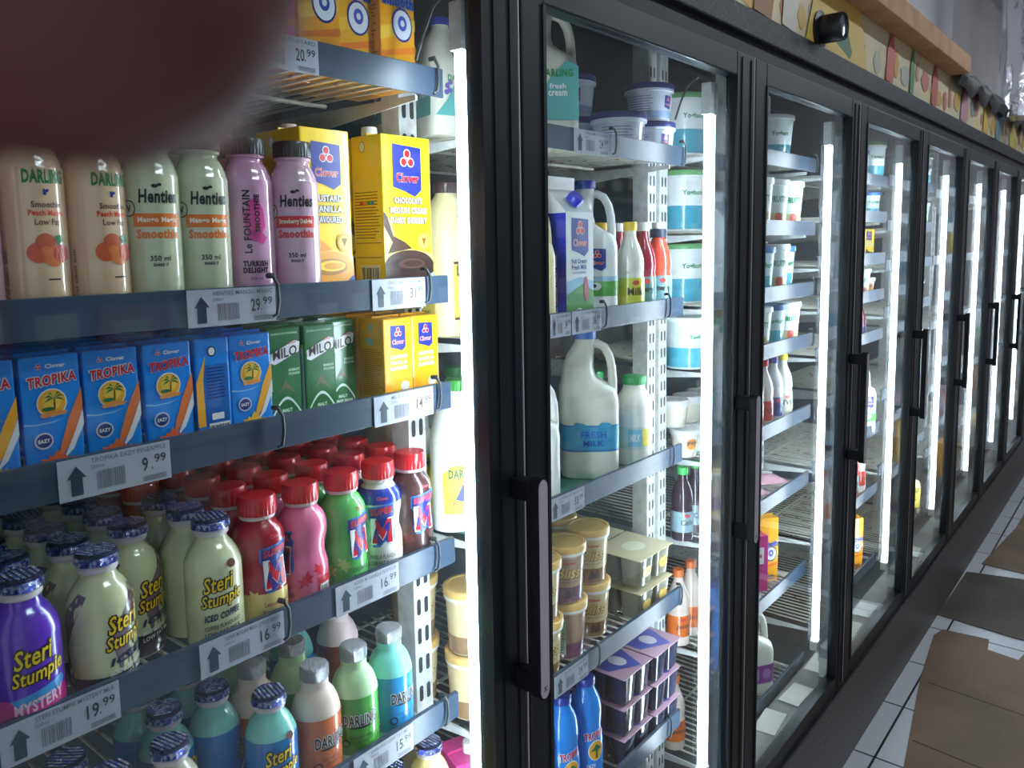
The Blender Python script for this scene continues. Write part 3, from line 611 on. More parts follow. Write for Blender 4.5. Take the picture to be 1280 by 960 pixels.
# blue sleeved one litre bottle
g = G(); LP = smooth_prof([(.03, 0), (.035, .004), (.036, .03), (.036, .1), (.032, .13), (.034, .16), (.03, .19), (.02, .21), (.018, .22)]); g.lathe(LP, P(*TB), seg=32)
c = G(); ribcap(c, .02, .22, .236, C(30, 60, 160, .3, .3), 26); l = G(); LR = profr(LP); M = cylM(LR); du = .006
l.disc(0, .09, .019, .022, M, WHITE, 1, du); l.disc(0, .09, .017, .02, M, C(240, 170, 40), 2, du); l.poly([(-.014, .09), (0, .104), (.014, .092), (.003, .09), (.002, .074), (-.003, .074), (-.002, .09)], M, C(24, 110, 60), 3, du)
l.text('TROPIKA', 0, .122, .056, .016, M, WHITE, 2, bold=.07, du=du, rise=.1); l.text('TROPIKA', 0, .122, .053, .014, M, RED, 3, bold=.03, du=du, rise=.1)
l.poly([(-.03, .004), (.03, .004), (.03, .03), (.01, .04), (-.03, .024)], M, C(226, 110, 50), 1, du); l.text('EAZY', -.012, .058, .02, .008, M, WHITE, 2, bold=.03, du=du)
kind('tp_litre', 'juice_bottle', ('bottle', g), ('cap', c), ('label', l))

# six-pack of dark pots with foil lid
g = G(); pm = C(44, 46, 66, .12, .6)
for i in range(3):
    for j in range(2):
        x = -.05 + i * .05; y = -.03 + j * .06
        g.loft([(0, x, y, .019, .023, 5), (.055, x, y, .0235, .028, 5), (.062, x, y, .0242, .0288, 6)], pm, 20)
l = G(); l.box(-.0755, .0755, -.06, .06, .062, .0635, C(176, 140, 158, .35)); l.poly([(-.07, -.02), (.0, -.05), (.07, .0), (.07, .05), (-.03, .05)], lambda u, v, h: (u, v, .0635 + h), C(70, 80, 160), 1)
l.disc(-.02, .0, .022, .018, lambda u, v, h: (u, v, .0638 + h), C(206, 200, 210), 2); fr = flatM(-.0535); l2 = G()
for i in range(3): l2.disc(-.05 + i * .05, .018, .014, .008, fr, C(150, 110, 140), 2)
kind('sixpack', 'yoghurt_six_pack', ('pots', g), ('foil_lid', l), ('sticker', l2))
g.v = []; 
# clear packs for the shelf above them
g = G(); pm = C(120, 118, 104, .1, .6)
for i in range(2):
    for j in range(2):
        g.loft([(0, -.036 + i * .072, -.03 + j * .06, .028, .024, 5), (.062, -.036 + i * .072, -.03 + j * .06, .034, .029, 5)], pm, 20)
l = G(); l.box(-.072, .072, -.062, .062, .062, .0635, C(200, 186, 150, .35)); l.disc(.0, .0, .03, .026, lambda u, v, h: (u, v, .0635 + h), C(226, 220, 196), 1); l2 = G()
for i in range(2): l2.disc(-.036 + i * .072, .03, .018, .012, flatM(-.0565), C(196, 160, 70), 2)
kind('fourpack', 'dessert_four_pack', ('pots', g), ('foil_lid', l), ('sticker', l2))
# flat pouch, cup
g = G()
vs = []; n = 10
for j in range(n + 1):
    for i in range(n + 1):
        a = i / n * 2 - 1; b = j / n * 2 - 1; hh = .018 * (1 - a * a) * (1 - b * b) + .002 + .002 * math.sin(i * 3.1 + j * 2.3)
        vs.append((a * .07, b * .05, hh + .012))
for j in range(n + 1):
    for i in range(n + 1):
        a = i / n * 2 - 1; b = j / n * 2 - 1; vs.append((a * .07, b * .05, .012 - .012 * (1 - a * a) * (1 - b * b)))
N = (n + 1) ** 2; fs = [(j * (n + 1) + i, j * (n + 1) + i + 1, (j + 1) * (n + 1) + i + 1, (j + 1) * (n + 1) + i) for j in range(n) for i in range(n)]
fs += [tuple(N + q for q in reversed(f)) for f in fs[:]]
for i in range(n):
    fs += [(i + 1, i, N + i, N + i + 1), (n * (n + 1) + i, n * (n + 1) + i + 1, N + n * (n + 1) + i + 1, N + n * (n + 1) + i), (i * (n + 1), (i + 1) * (n + 1), N + (i + 1) * (n + 1), N + i * (n + 1)), ((i + 1) * (n + 1) + n, i * (n + 1) + n, N + i * (n + 1) + n, N + (i + 1) * (n + 1) + n)]
g.add(vs, fs, C(226, 170, 186, .25, .4), True); l = G(); l.disc(.02, .0, .02, .016, lambda u, v, h: (u, v, .034 + h), C(240, 240, 236), 1)
kind('pouch', 'cheese_pouch', ('packet', g), ('sticker', l))
def cup_art(l, pf, M, h): band(l, pf, .006, h - .02, P(226, 220, 200), .0004, steps=3); l.disc(0, h * .5, .016, .014, M, C(226, 150, 60), 2, .006); l.text('yog', 0, h * .52, .03, .012, M, C(50, 70, 90), 3, bold=.04, du=.006)
tub('yogcup', .028, .035, .07, (226, 224, 214), (222, 222, 220), cup_art, 'yoghurt_cup')


# ================================================================== THE SETTING
BLACK = mat('black_door_frame', (11, 19, 26), .42, coat=.1); BLACK2 = mat('black_recess', (10, 14, 18), .5)
GRAN = mat('speckled_black_laminate', (11, 15, 21), .5, mottle=(160, (70, 78, 92), .56, .7)); PLINTH = mat('grey_terrazzo_plinth', (76, 72, 74), .5, mottle=(140, (116, 112, 114), .42, .68))
DARKIN = mat('cold_room_lining', (62, 72, 76), .6, mottle=(3, (44, 54, 60), .4, .7)); WALLG = mat('grey_wall_paint', (214, 208, 210), .8, mottle=(1.6, (196, 190, 194), .4, .7)); WALLL = mat('pale_wall_paint', (238, 234, 238), .7)
CEILM = mat('ceiling_paint', (190, 190, 194), .8)
JOINT = [.893, 1.70, 2.455, 3.215, 3.98, 4.74, 5.5, 6.26, 7.02]; J0 = .05
LEFT = [J0] + JOINT[:-1]; XE = JOINT[-1]; XS = -.75

def tile_mat():
    m = bpy.data.materials.new('white_floor_tiles'); m.use_nodes = True; nt = m.node_tree; b = nt.nodes['Principled BSDF']
    tc = nt.nodes.new('ShaderNodeTexCoord'); mp = nt.nodes.new('ShaderNodeMapping'); mp.inputs['Location'].default_value = (-2.62, .065, 0)
    br = nt.nodes.new('ShaderNodeTexBrick'); br.offset = 0; br.inputs['Scale'].default_value = 1; br.inputs['Mortar Size'].default_value = .004; br.inputs['Mortar Smooth'].default_value = .1
    br.inputs['Brick Width'].default_value = .36; br.inputs['Row Height'].default_value = .36
    br.inputs['Color1'].default_value = lin((206, 208, 214)); br.inputs['Color2'].default_value = lin((196, 198, 204)); br.inputs['Mortar'].default_value = lin((18, 18, 22))
    nt.links.new(tc.outputs['Object'], mp.inputs['Vector']); nt.links.new(mp.outputs['Vector'], br.inputs['Vector']); nt.links.new(br.outputs['Color'], b.inputs['Base Color']); b.inputs['Roughness'].default_value = .3
    return m
g = G(); g.box(XS, 9, -2.9, 0.0, -.1, 0, tile_mat()); struct(g.obj('floor'))
g = G(); g.box(XS, 9, -2.9, 1.6, 3.3, 3.4, CEILM); struct(g.obj('ceiling'))
g = G(); g.box(9, 9.1, -2.9, 1.6, -.1, 3.3, WALLG); struct(g.obj('wall_far'))
g = G(); g.box(XS, 9, -3.0, -2.9, -.1, 3.3, WALLG); struct(g.obj('wall_opposite'))
g = G(); g.box(XS, 9, .35, .4, 2.2, 3.3, WALLG); g.box(2.0, 5.35, .345, .35, 2.35, 3.3, WALLL); struct(g.obj('wall_above_cooler'))
# cold room shell
g = G(); g.box(XS, XE, 1.25, 1.3, .2, 2.2, DARKIN); struct(g.obj('wall_cold_room_back'))
g = G(); g.box(XS, XE, .08, 1.25, .2, .26, DARKIN); struct(g.obj('trim_cold_room_floor'))
g = G(); g.box(XS, XE, .045, 1.25, 2.16, 2.2, mat('dark_cold_room_ceiling', (26, 31, 34), .7)); g.box(XS, XE, .35, .4, 2.2, 2.36, DARKIN); struct(g.obj('trim_cold_room_ceiling'))
for n, x in (('left', XS), ('right', XE)):
    g = G(); g.box(x - .04, x, .0, 1.3, .2, 2.2, DARKIN); struct(g.obj('wall_cold_room_' + n))
# plinth, ledge, header, fascia
g = G(); g.box(XS, XE, .0, .08, 0, .305, PLINTH); struct(g.obj('baseboard_cooler'))
g = G(); g.box(XS, XE, .035, .11, .27, .335, mat('white_ledge', (150, 150, 146), .5, mottle=(5, (96, 98, 96), .4, .6))); struct(g.obj('trim_inner_ledge'))
g = G(); g.box(XS, XE, -.015, .03, 2.105, 2.16, GRAN, .004); g.box(XS, XE, .0, .04, 2.065, 2.105, BLACK2); struct(g.obj('trim_header'))
g = G(); g.box(XS, XE, -.012, .03, .305, .315, mat('bottom_rail_steel', (60, 66, 72), .4, 1)); struct(g.obj('trim_bottom_rail'))

# printed food banner
g = G(); g.box(XS, XE, .0, .02, 2.162, 2.355, mat('banner_vinyl', (222, 204, 156), .5, mottle=(3, (196, 190, 172), .4, .65)))
M = flatM(0); rnd = random.Random(11); BL = [1]
def bp(pts, c, lay=1): BL[0] += 1; g.poly(pts, M, C(*c, .5), 1 + BL[0] * .2)
for i in range(60):
    u = .6 + i * .105 + rnd.uniform(-.03, .03); w_ = rnd.uniform(.04, .13); v0 = 2.165 + rnd.uniform(0, .05); v1 = v0 + rnd.uniform(.06, .13)
    c_ = rnd.choice(((206, 168, 96), (214, 190, 120), (190, 110, 96), (176, 176, 160), (200, 160, 70), (140, 150, 150), (196, 130, 110), (205, 190, 150)))
    bp([(u + w_ * (.5 + .12 * math.sin(k * 2.3 + i)) * math.cos(2 * math.pi * k / 12) , (v0 + v1) / 2 + (v1 - v0) * .45 * math.sin(2 * math.pi * k / 12)) for k in range(12)], c_, 1)
for u, a, c_ in ((2.32, .04, (70, 120, 80)), (3.02, .03, (60, 130, 80)), (2.75, .05, (200, 90, 80)), (3.35, .05, (186, 80, 84)), (1.75, .06, (150, 110, 70)), (1.9, .05, (206, 200, 190)), (3.9, .08, (190, 140, 150)), (4.4, .07, (214, 180, 70)), (4.75, .08, (120, 150, 170)), (5.2, .1, (206, 186, 80)), (5.8, .1, (220, 190, 70))):
    bp([(u - a, 2.17), (u + a * .6, 2.165), (u + a, 2.25), (u + a * .3, 2.335), (u - a * .2, 2.3), (u - a * .8, 2.26)], c_, 2)
bp([(2.0, 2.165), (2.5, 2.165), (2.42, 2.34), (2.08, 2.34)], (214, 184, 92), 2); bp([(2.2, 2.2), (2.34, 2.17), (2.36, 2.19), (2.3, 2.26)], (76, 116, 84), 3)
tag(g.obj('food_banner'), 'long printed banner of food pictures running above the cooler doors', 'banner')
g = G(); g.box(XS, 3.62, -.07, .0, 2.315, 2.378, mat('planed_wood', (196, 150, 104), .6, mottle=(9, (176, 128, 84), .4, .65)), .003)
tag(g.obj('wooden_board'), 'long pale wooden board fixed along the top edge of the food banner', 'board')
g = G()
n = 40; vs = []
for i in range(n + 1):
    x = 3.6 + (XE - 3.6) * i / n; a = .02 * math.sin(i * 1.7) + .012 * math.sin(i * 4.1)
    vs += [(x, -.03, 2.275 + a), (x, -.045, 2.315 + a * .4), (x, -.02, 2.36 + a * .3), (x, .2, 2.38)]
g.add(vs, [(i * 4 + k, i * 4 + 4 + k, i * 4 + 5 + k, i * 4 + 1 + k) for i in range(n) for k in range(3)], mat('black_plastic_sheet', (7, 8, 10), .5, bump=(30, .5)), True)
tag(g.obj('plastic_sheet'), 'ragged black plastic sheet draped along the top of the banner past the board', 'sheet')
# round black spotlight
g = G(); q = C(20, 22, 28, .4)
def along_y(g_, prof, m_, seg=32):
    h = G(); h.lathe(prof, m_, seg=seg); g_.add([(x, -z, y) for x, y, z in h.v], [tuple(reversed(f)) for f in h.f], m_, True)
along_y(g, [(.046, 0), (.047, .004), (.03, .008)], q); e = bpy.data.objects.new('spotlight', None); COL.objects.link(e); e.location = (2.09, -.006, 2.2)
e['label'] = 'round black spotlight sticking out of the food banner'; e['category'] = 'spotlight'
g.obj('mounting_plate', e); g = G(); along_y(g, [(.032, .006), (.034, .01), (.034, .058), (.031, .062), (.029, .06), (.028, .054)], q); g.obj('housing', e)
g = G(); along_y(g, [(.028, .05), (.028, .0565), (.0005, .0585)], C(70, 76, 90, .15, .5)); g.obj('lens', e)
# crumpled foil duct
g = G(); prof = [(.12, 2.28 + i * .03) for i in range(34)]
g.lathe(prof, mat('crumpled_foil', (232, 233, 238), .16, .95, bump=(22, .6)), seg=48, cx=4.86, cy=-.1, fn=lambda r, z, a: r * (1 + .16 * noise.noise(Vector((math.cos(a) * 4, math.sin(a) * 4, z * 1.6))) + .1 * noise.noise(Vector((math.cos(a) * 9, math.sin(a) * 9, z * 6)))))
tag(g.obj('foil_duct'), 'crumpled silver foil duct hanging above the far end of the banner', 'duct')

# ------------------------------------------------------------------ doors
SILV = mat('brushed_handle_strip', (186, 176, 184), .45, .15); STEEL = mat('polished_jamb', (170, 176, 180), .06, 1)
def handle_parts():
    g = G(); z0, z1 = -.165, .165; m_ = mat('black_handle_plastic', (10, 13, 17), .55, spec=.3); n = 12
    pts = [(0, -.045, z0 + .006)] ; r = .0135
    out = []
    for k in range(n + 1): a = math.pi * k / n; out.append((r * math.cos(a), z1 - r + r * math.sin(a)))
    for k in range(n + 1): a = math.pi + math.pi * k / n; out.append((r * math.cos(a), z0 + r + r * math.sin(a)))
    N = len(out); vs = [(x, -.05, z) for x, z in out] + [(x, -.034, z) for x, z in out]
    g.add(vs, [tuple(range(N)), tuple(range(2 * N - 1, N - 1, -1))] + [(k, N + k, N + (k + 1) % N, (k + 1) % N) for k in range(N)], m_)
    g.box(-.012, .012, -.036, .0, z1 - .036, z1 - .006, m_, .004); g.box(-.012, .012, -.036, .0, z0 + .008, z0 + .038, m_, .004)
    s_ = G(); o2 = [(x * .74, (z + .16) * .985 - .16 + .002) for x, z in out]
    s_.add([(x, -.0505, z) for x, z in o2] + [(x, -.048, z) for x, z in o2], [tuple(range(N))] + [(k, N + k, N + (k + 1) % N, (k + 1) % N) for k in range(N)], SILV)
    M = flatM(-.0505); s_.text('x', 0, -.148, .008, .008, M, C(30, 70, 50), 1, bold=.03)
    return g.mesh('handle'), s_.mesh('handle_strip')
HM, HS = handle_parts()
HX = [.868, 1.628, 2.425, 3.165, 3.93, 4.69, 5.45, 6.21, 6.97]
Z0, Z1 = .312, 2.07
for i, (xl, xr) in enumerate(zip(LEFT, JOINT)):
    d = bpy.data.objects.new('door_%d' % (i + 1), None); COL.objects.link(d); d.location = ((xl + xr) / 2, 0, Z0); d['kind'] = 'structure'
    c0 = Vector(d.location)
    def put(g, n, par=d, smooth=False):
        g.v = [(x - c0.x, y - c0.y, z - c0.z) for x, y, z in g.v]; return g.obj(n, par)
    a, b = xl + .004, xr - .004; gl = a + (.05 if i == 1 else .06 if i > 1 else .05); gr = b - (.088 if i == 1 else .076); g = G()
    for x0, x1 in ((a, gl), (gr, b)): g.box(x0, x1, -.006, .024, Z0, Z1, BLACK, .003)
    g.box(gl, gr, -.006, .024, Z0, Z0 + .05, BLACK, .003); g.box(gl, gr, -.006, .024, Z1 - .05, Z1, BLACK, .003)
    for x in (gl, gr): g.box(x - .0035, x + .0035, -.009, -.005, Z0 + .05, Z1 - .05, BLACK)
    g.box(b - .02, b - .017, -.0085, -.005, Z0 + .01, Z1 - .01, BLACK); g.box(gr + .022, gr + .025, -.0085, -.005, Z0 + .01, Z1 - .01, BLACK)
    put(g, 'door_frame')
    g = G(); g.box(gr - .001, gr + .0025, -.0088, -.0078, Z0 + .05, Z1 - .05, SILV); g.box(b + .0005, b + .0028, -.006, -.002, Z0, Z1, SILV); put(g, 'edge_strip')
    g = G(); g.box(gl - .004, gr + .004, .006, .012, Z0 + .046, Z1 - .046, GLASS if i else GLASS1); put(g, 'glass_pane')
    h = link('door_handle', HM, d, (HX[i] - c0.x, -.006, 1.19 - c0.z)); link('handle_strip', HS, h)

# mullions behind the joints, with LED tubes
LEDM = mat('lit_led_tube', (226, 240, 255), .4, emit=LED); WP = mat('white_painted_steel', (214, 218, 216), .4, mottle=(60, (190, 192, 186), .35, .7))
LEDX = [.834 + .76 * k for k in range(8)]
DOORN = ['first', 'second', 'third', 'fourth', 'fifth', 'sixth', 'seventh', 'eighth', 'ninth']
for k, x in enumerate(LEDX):
    j = JOINT[k]; g = G(); g.box(min(x + .012, j - .05), j + .05, .026, .0395, Z0, 2.16, BLACK, .002); g.box(x + .0055, x + .0122, .014, .038, Z0 + .03, 2.1, STEEL)
    struct(g.obj('trim_mullion_%d' % (k + 1)))
    e = bpy.data.objects.new('led_light', None); COL.objects.link(e); e.location = (x, .05, 1.21)
    tag(e, 'tall glowing white tube lamp at the right edge of the %s glass door' % DOORN[k], 'lamp')
    t = G(); t.lathe([(.0085, -.735), (.0092, -.733), (.0092, .733), (.0085, .735)], LEDM, 14); t.obj('tube', e)
    t = G(); t.box(-.011, .008, -.0105, .012, .735, .80, WP, .002); t.box(-.011, .008, -.0105, .012, -.765, -.735, WP, .002); t.box(.004, .0085, -.0105, -.0088, -.8, .8, WP); t.obj('lamp_holder', e)
    if k > 1: continue
    t = G(); t.tube([(-.002, .006, .8), (-.004, .02, .815), (-.008, .045, .80), (-.014, .058, .765), (-.022, .066, .73)], .0022, C(40, 42, 46)); t.obj('cable', e)

# ------------------------------------------------------------------ shelving
LIP = mat('slate_blue_shelf_rail', (52, 68, 86), .38, mottle=(20, (42, 57, 74), .35, .7)); WIRE = mat('cream_shelf_wire', (206, 204, 190), .45, mottle=(40, (150, 120, 84), .58, .68))
SURF = .028
Z = [[1.935, 1.636, 1.475, 1.23, .975, .765], [1.885, 1.558, 1.225, .885, .583], [1.92, 1.735, 1.555, 1.40, 1.176, .966, .676, .37],
     [1.91, 1.78, 1.63, 1.495, 1.345, .983, .742, .45], [1.92, 1.75, 1.60, 1.42, 1.1, .8, .45], [1.90, 1.6, 1.3, 1.0, .7, .42], [1.90, 1.6, 1.3, 1.0, .7, .42]]
XR = [(.10, .866), (.905, 1.617), (1.745, 2.458), (2.50, 3.235), (3.25, 3.99), (4.02, 4.75), (4.78, 5.5)]
BAY = ['first', 'second', 'third', 'fourth', 'fifth', 'sixth', 'seventh']
ORD = ['top', 'second', 'third', 'fourth', 'fifth', 'sixth', 'seventh', 'eighth']
for b, (xa, xb) in enumerate(XR):
    w_ = xb - xa; D0, D1 = .124, .62
    g = G(); g.box(0, w_, -.0035, .0005, 0, .041, LIP, .001); g.box(0, w_, .0, .004, .036, .041, LIP); rail = g.mesh('price_rail')
    g = G(); n = int((w_ - .13) / .024)
    for i in range(n + 1): x = .065 + (w_ - .13) * i / n; g.box(x - .0017, x + .0017, .004, D1 - .12, .008, .0115, WIRE)
    for y in (.006, .2, .49): g.tube([(.055, y, .005), (w_ - .055, y, .005)], .0034, WIRE, 8)
    for y in (.006,): g.tube([(.03, y - .002, .026), (w_ - .03, y - .002, .026)], .0022, WIRE, 6)
    deck = g.mesh('wire_deck')
    brks = []
    for x in (.04, w_ - .04):
        g = G(); g.add([(x - .002 + dx, y, z) for dx in (0, .004) for y, z in ((.012, -.006), (.012, .0015), (.49, .0015), (.49, -.045), (.42, -.045))], [(0, 1, 2, 3, 4), (9, 8, 7, 6, 5)] + [(i, i + 5, (i + 1) % 5 + 5, (i + 1) % 5) for i in range(5)], WP)
        brks.append(g.mesh('side_bracket'))
    for s_, z in enumerate(Z[b]):
        e = bpy.data.objects.new('wire_shelf', None); COL.objects.link(e); e.location = (xa, .12, z - .04)
        tag(e, '%s wire shelf from the top with slate rail behind the %s door from the left' % (ORD[s_], BAY[b]), 'shelf')
        for nm, me in (('price_rail', rail), ('wire_deck', deck), ('side_bracket', brks[0]), ('side_bracket', brks[1])): link(nm, me, e)
    # uprights
    for pi, px in enumerate((.877,) if b == 0 else (JOINT[b] - .069, JOINT[b] - .015)):
        g = G(); py = .2045 if b < 2 else .262; g.box(px - .0185, px + .0185, py, py + .04, .3, 2.12, WP, .001)
        # slotted face
        M = flatM(py); z = .34
        sl = mat('dark_slot', (38, 44, 46), .7)
        while z < 2.1:
            for u in (-.0075, .0075):
                n = 8; sr, sl_ = (.0032, .0085) if b else (.0043, .0095); u *= 1 if b else 1.1
                pts = [(px + u + sr * math.cos(math.pi * k / n), z + sl_ + sr * math.sin(math.pi * k / n)) for k in range(n + 1)] + [(px + u + sr * math.cos(math.pi + math.pi * k / n), z - sl_ + sr * math.sin(math.pi + math.pi * k / n)) for k in range(n + 1)]
                g.poly(pts, M, sl, 1)
            z += .04 if b else .05
        tag(g.obj('shelf_post'), ('white slotted shelf post between the first and second doors' if b == 0 else '%s white slotted shelf post at the right side behind the %s door' % (('left-hand', 'right-hand')[pi], BAY[b])), 'post')

# black wire clips on the rails
CLIPM = C(24, 28, 32, .35)
g = G(); g.tube([(0, -.005, .012), (.0045, -.0075, .002), (.005, -.008, -.018), (.002, -.0075, -.034), (-.003, -.005, -.037)], .0021, CLIPM, 8); g.tube([(-.001, .004, .012), (0, -.005, .0125)], .0034, CLIPM, 8); CM = g.mesh('rail_clip')
for b, s_, x in [(0, 0, .845), (0, 1, .56), (0, 1, .817), (0, 2, .558), (0, 2, .832), (0, 3, .553), (0, 3, .82), (0, 4, .83), (1, 0, 1.322), (1, 0, 1.603), (1, 1, 1.287), (1, 1, 1.54), (1, 2, 1.56), (1, 3, 1.258), (1, 3, 1.603), (1, 4, 1.557), (2, 0, 2.44), (2, 2, 2.44), (2, 3, 2.44)]:
    pos = {.386: 'left', .558: 'middle', .56: 'middle', .553: 'middle', 1.322: 'left', 1.287: 'left', 1.258: 'left'}.get(x, 'right')
    tag(link('rail_clip', CM, None, (x, .117, Z[b][s_])), 'black wire clip towards the %s of the %s shelf rail behind the %s door' % (pos, ORD[s_], BAY[b]), 'clip', 'wire clips on the shelf rails')

# price tags
PAPER = mat('price_ticket_paper', (160, 163, 174), .5)
GREY = C(96, 98, 108)
def ticket(b, s_, x0, wd, txt, price, lab, size=''):
    g = G(); h = .042; g.box(0, wd, 0, .0012, 0, h, PAPER, .0004); M = flatM(0)
    g.poly([(wd * .07, h * .52), (wd * .15, h * .82), (wd * .235, h * .52), (wd * .2, h * .52), (wd * .2, h * .1), (wd * .1, h * .1), (wd * .1, h * .52)], M, C(40, 54, 68), 1)
    g.text(txt, wd * .62, h * .88, wd * .68, h * .12, M, GREY, 1, bold=.01); g.text(size or '200ml', wd * .33, h * .72, wd * .12, h * .09, M, GREY, 1)
    rnd = random.Random(len(txt)); u = wd * .32
    while u < wd * .56: t = rnd.choice((.0004, .0007, .001)); g.rect(u, u + t, h * .14, h * .6, M, GREY, 1); u += t + rnd.choice((.0005, .0008))
    a, c_ = price.split('.'); dk = C(44, 46, 54)
    g.text(a, wd * .755, h * .5, wd * .055 * len(a), h * .36, M, dk, 1, bold=.015); g.rect(wd * .815, wd * .825, h * .34, h * .4, M, dk, 1); g.text(c_, wd * .9, h * .6, wd * .11, h * .22, M, dk, 1, bold=.01)
    for k in range(3): g.rect(wd * .73, wd * .95, h * (.16 - k * .045), h * (.185 - k * .045), M, GREY, 1)
    o = g.obj('price_ticket', None, (x0, .1145, Z[b][s_] - .042)); tag(o, lab, 'price ticket', 'price tickets on the shelf rails')
tk = [(0, 0, .53, .113, 'SMOOTH CUSTARD', '20.99', 'paper price ticket reading 20.99 on the top shelf rail'),
 (0, 1, .451, .113, 'HENTIES MANGO MAGIC', '29.99', 'paper price ticket reading 29.99 under the smoothie bottles'), (0, 1, .716, .1, 'CHOC DAIRY DESSERT MILL', '31.99', 'paper price ticket reading 31.99 under the chocolate dessert carton'),
 (0, 2, .306, .115, 'TROPIKA EAZY PINEAPPLE', '9.99', 'paper price ticket reading 9.99 under the blue juice cartons'), (0, 2, .712, .114, 'MILO ENERGIZED RTD', '14.99', 'paper price ticket reading 14.99 under the gold custard cartons'),
 (0, 3, .236, .113, 'STERI STUMPIE MYSTERY MLK', '19.99', 'paper price ticket reading 19.99 under the purple milk bottle'), (0, 3, .44, .113, 'SUPER M FLAV MILK STRAWBERRY', '16.99', 'paper price ticket reading 16.99 for strawberry milk, middle of the fourth rail'),
 (0, 3, .634, .113, 'SUPER M VANILLA FLAVOUR', '16.99', 'paper price ticket reading 16.99 for vanilla flavour, right of the fourth rail'), (0, 4, .652, .113, 'DARLING LOW FAT MILK', '15.99', 'paper price ticket reading 15.99 on the rail under the small milk bottles'),
 (1, 0, 1.195, .116, 'CREAM CHEESE', '24.99', 'pale price ticket on the top rail behind the second door'), (1, 1, 1.12, .06, 'CLOVER MILK', '34.99', 'left price ticket on the milk carton rail behind the second door'), (1, 1, 1.185, .095, 'CLOVER MILK 2L', '36.99', 'right price ticket on the milk carton rail behind the second door'),
 (1, 2, 1.11, .11, 'DARLING MILK 2L', '33.99', 'pale price ticket under the milk jugs behind the second door'), (1, 3, 1.12, .11, 'BLISS YOGHURT', '39.99', 'pale price ticket under the gold lidded tubs behind the second door')]
for t in tk: ticket(*t)
# white papers on inner ledge
for x in (2.02, 2.2, 2.42, 2.72, 2.9, 3.4, 3.6):
    g = G(); g.box(0, .12, -.03, .03, 0, .0015, C(206, 206, 196, .6)); o = g.obj('paper_sheet', None, (x, .072, .3365), random.uniform(-.12, .12))
    tag(o, 'white paper sheet lying on the inner ledge behind the lower door glass', 'paper', 'white papers on the inner ledge')

# ================================================================== GOODS
def seen(x, y): return x + .04 > .30 * (y + .72)
NTH = ['', 'front', 'second from the front', 'third from the front', 'fourth from the front', 'fifth from the front', 'rearmost']
SH = lambda b, s_: Z[b][s_] - SURF
rj = random.Random(5)
def j_(a=.0007): return rj.uniform(-a, a)

# flavoured milk, fourth shelf of the first bay
z = SH(0, 3)
cols = [(.552, 'sm_red', 5, 'red lemon cream'), (.618, 'sm_pink', 18 - 112 + 0, 'pink strawberry'), (.686, 'sm_green', 10, 'green cream soda'), (.753, 'sm_white', -34, 'white vanilla'), (.816, 'sm_brown', -6, 'brown chocolate')]
for x, k, rz, nm in cols:
    for r_ in range(5):
        lab = '%s milk bottle with red cap, front of its column behind the rail' % nm if r_ == 0 else '%s milk bottle with red cap, %s in its column' % (nm, NTH[r_ + 1])
        place(k, x + j_(), .16 + r_ * .0665 + j_(), z, R(rz) + (j_(.5) if r_ else 0), lab, 'bottle', 'red-capped flavoured milk bottles')
for x, y in ((.492, .345), (.484, .412), (.55, .495), (.62, .495), (.69, .495)):
    place('sm_red', x, y, z, j_(1), 'dark red milk bottle with red cap deep at the back of the fourth shelf', 'bottle', 'red-capped flavoured milk bottles')
# foil capped bottles
fr = [(.276, .152, 'st_mystery', 0, 'purple mystery flavour milk bottle with blue foil cap at the left front'), (.354, .158, 'st_mocha', 22, 'iced mocha milk bottle with brown swirl and foil cap, front row'), (.488, .160, 'st_coffee', -15, 'cream iced coffee milk bottle beside the red lemon cream bottle, front row')]
for x, y, k, rz, lab in fr: place(k, x, y, z, R(rz), lab, 'bottle', 'foil-capped milk bottles on the fourth shelf')
for ci, (x, k) in enumerate(((.287, 'st_coffee'), (.35, 'st_mocha'), (.417, 'st_mocha'), (.488, 'st_coffee'))):
    for r_ in range(1, 6):
        y = .158 + r_ * .067
        if not seen(x, y) or (r_ > 2 and ci == 3): continue
        kk = k if r_ < 3 or ci == 1 else ('st_coffee', 'st_mocha')[(ci + r_) % 2]
        if ci == 2 and r_ == 1: kk = 'st_mocha'
        place(kk, x + j_(), y + j_() - .006, z, R(22 if ci == 2 and r_ == 1 else 10) + j_(.8), '%s milk bottle with foil cap, %s, in the %s column' % ('mocha' if kk == 'st_mocha' else 'coffee', NTH[r_ + 1], ('first', 'second', 'third', 'fourth')[ci]), 'bottle', 'foil-capped milk bottles on the fourth shelf')
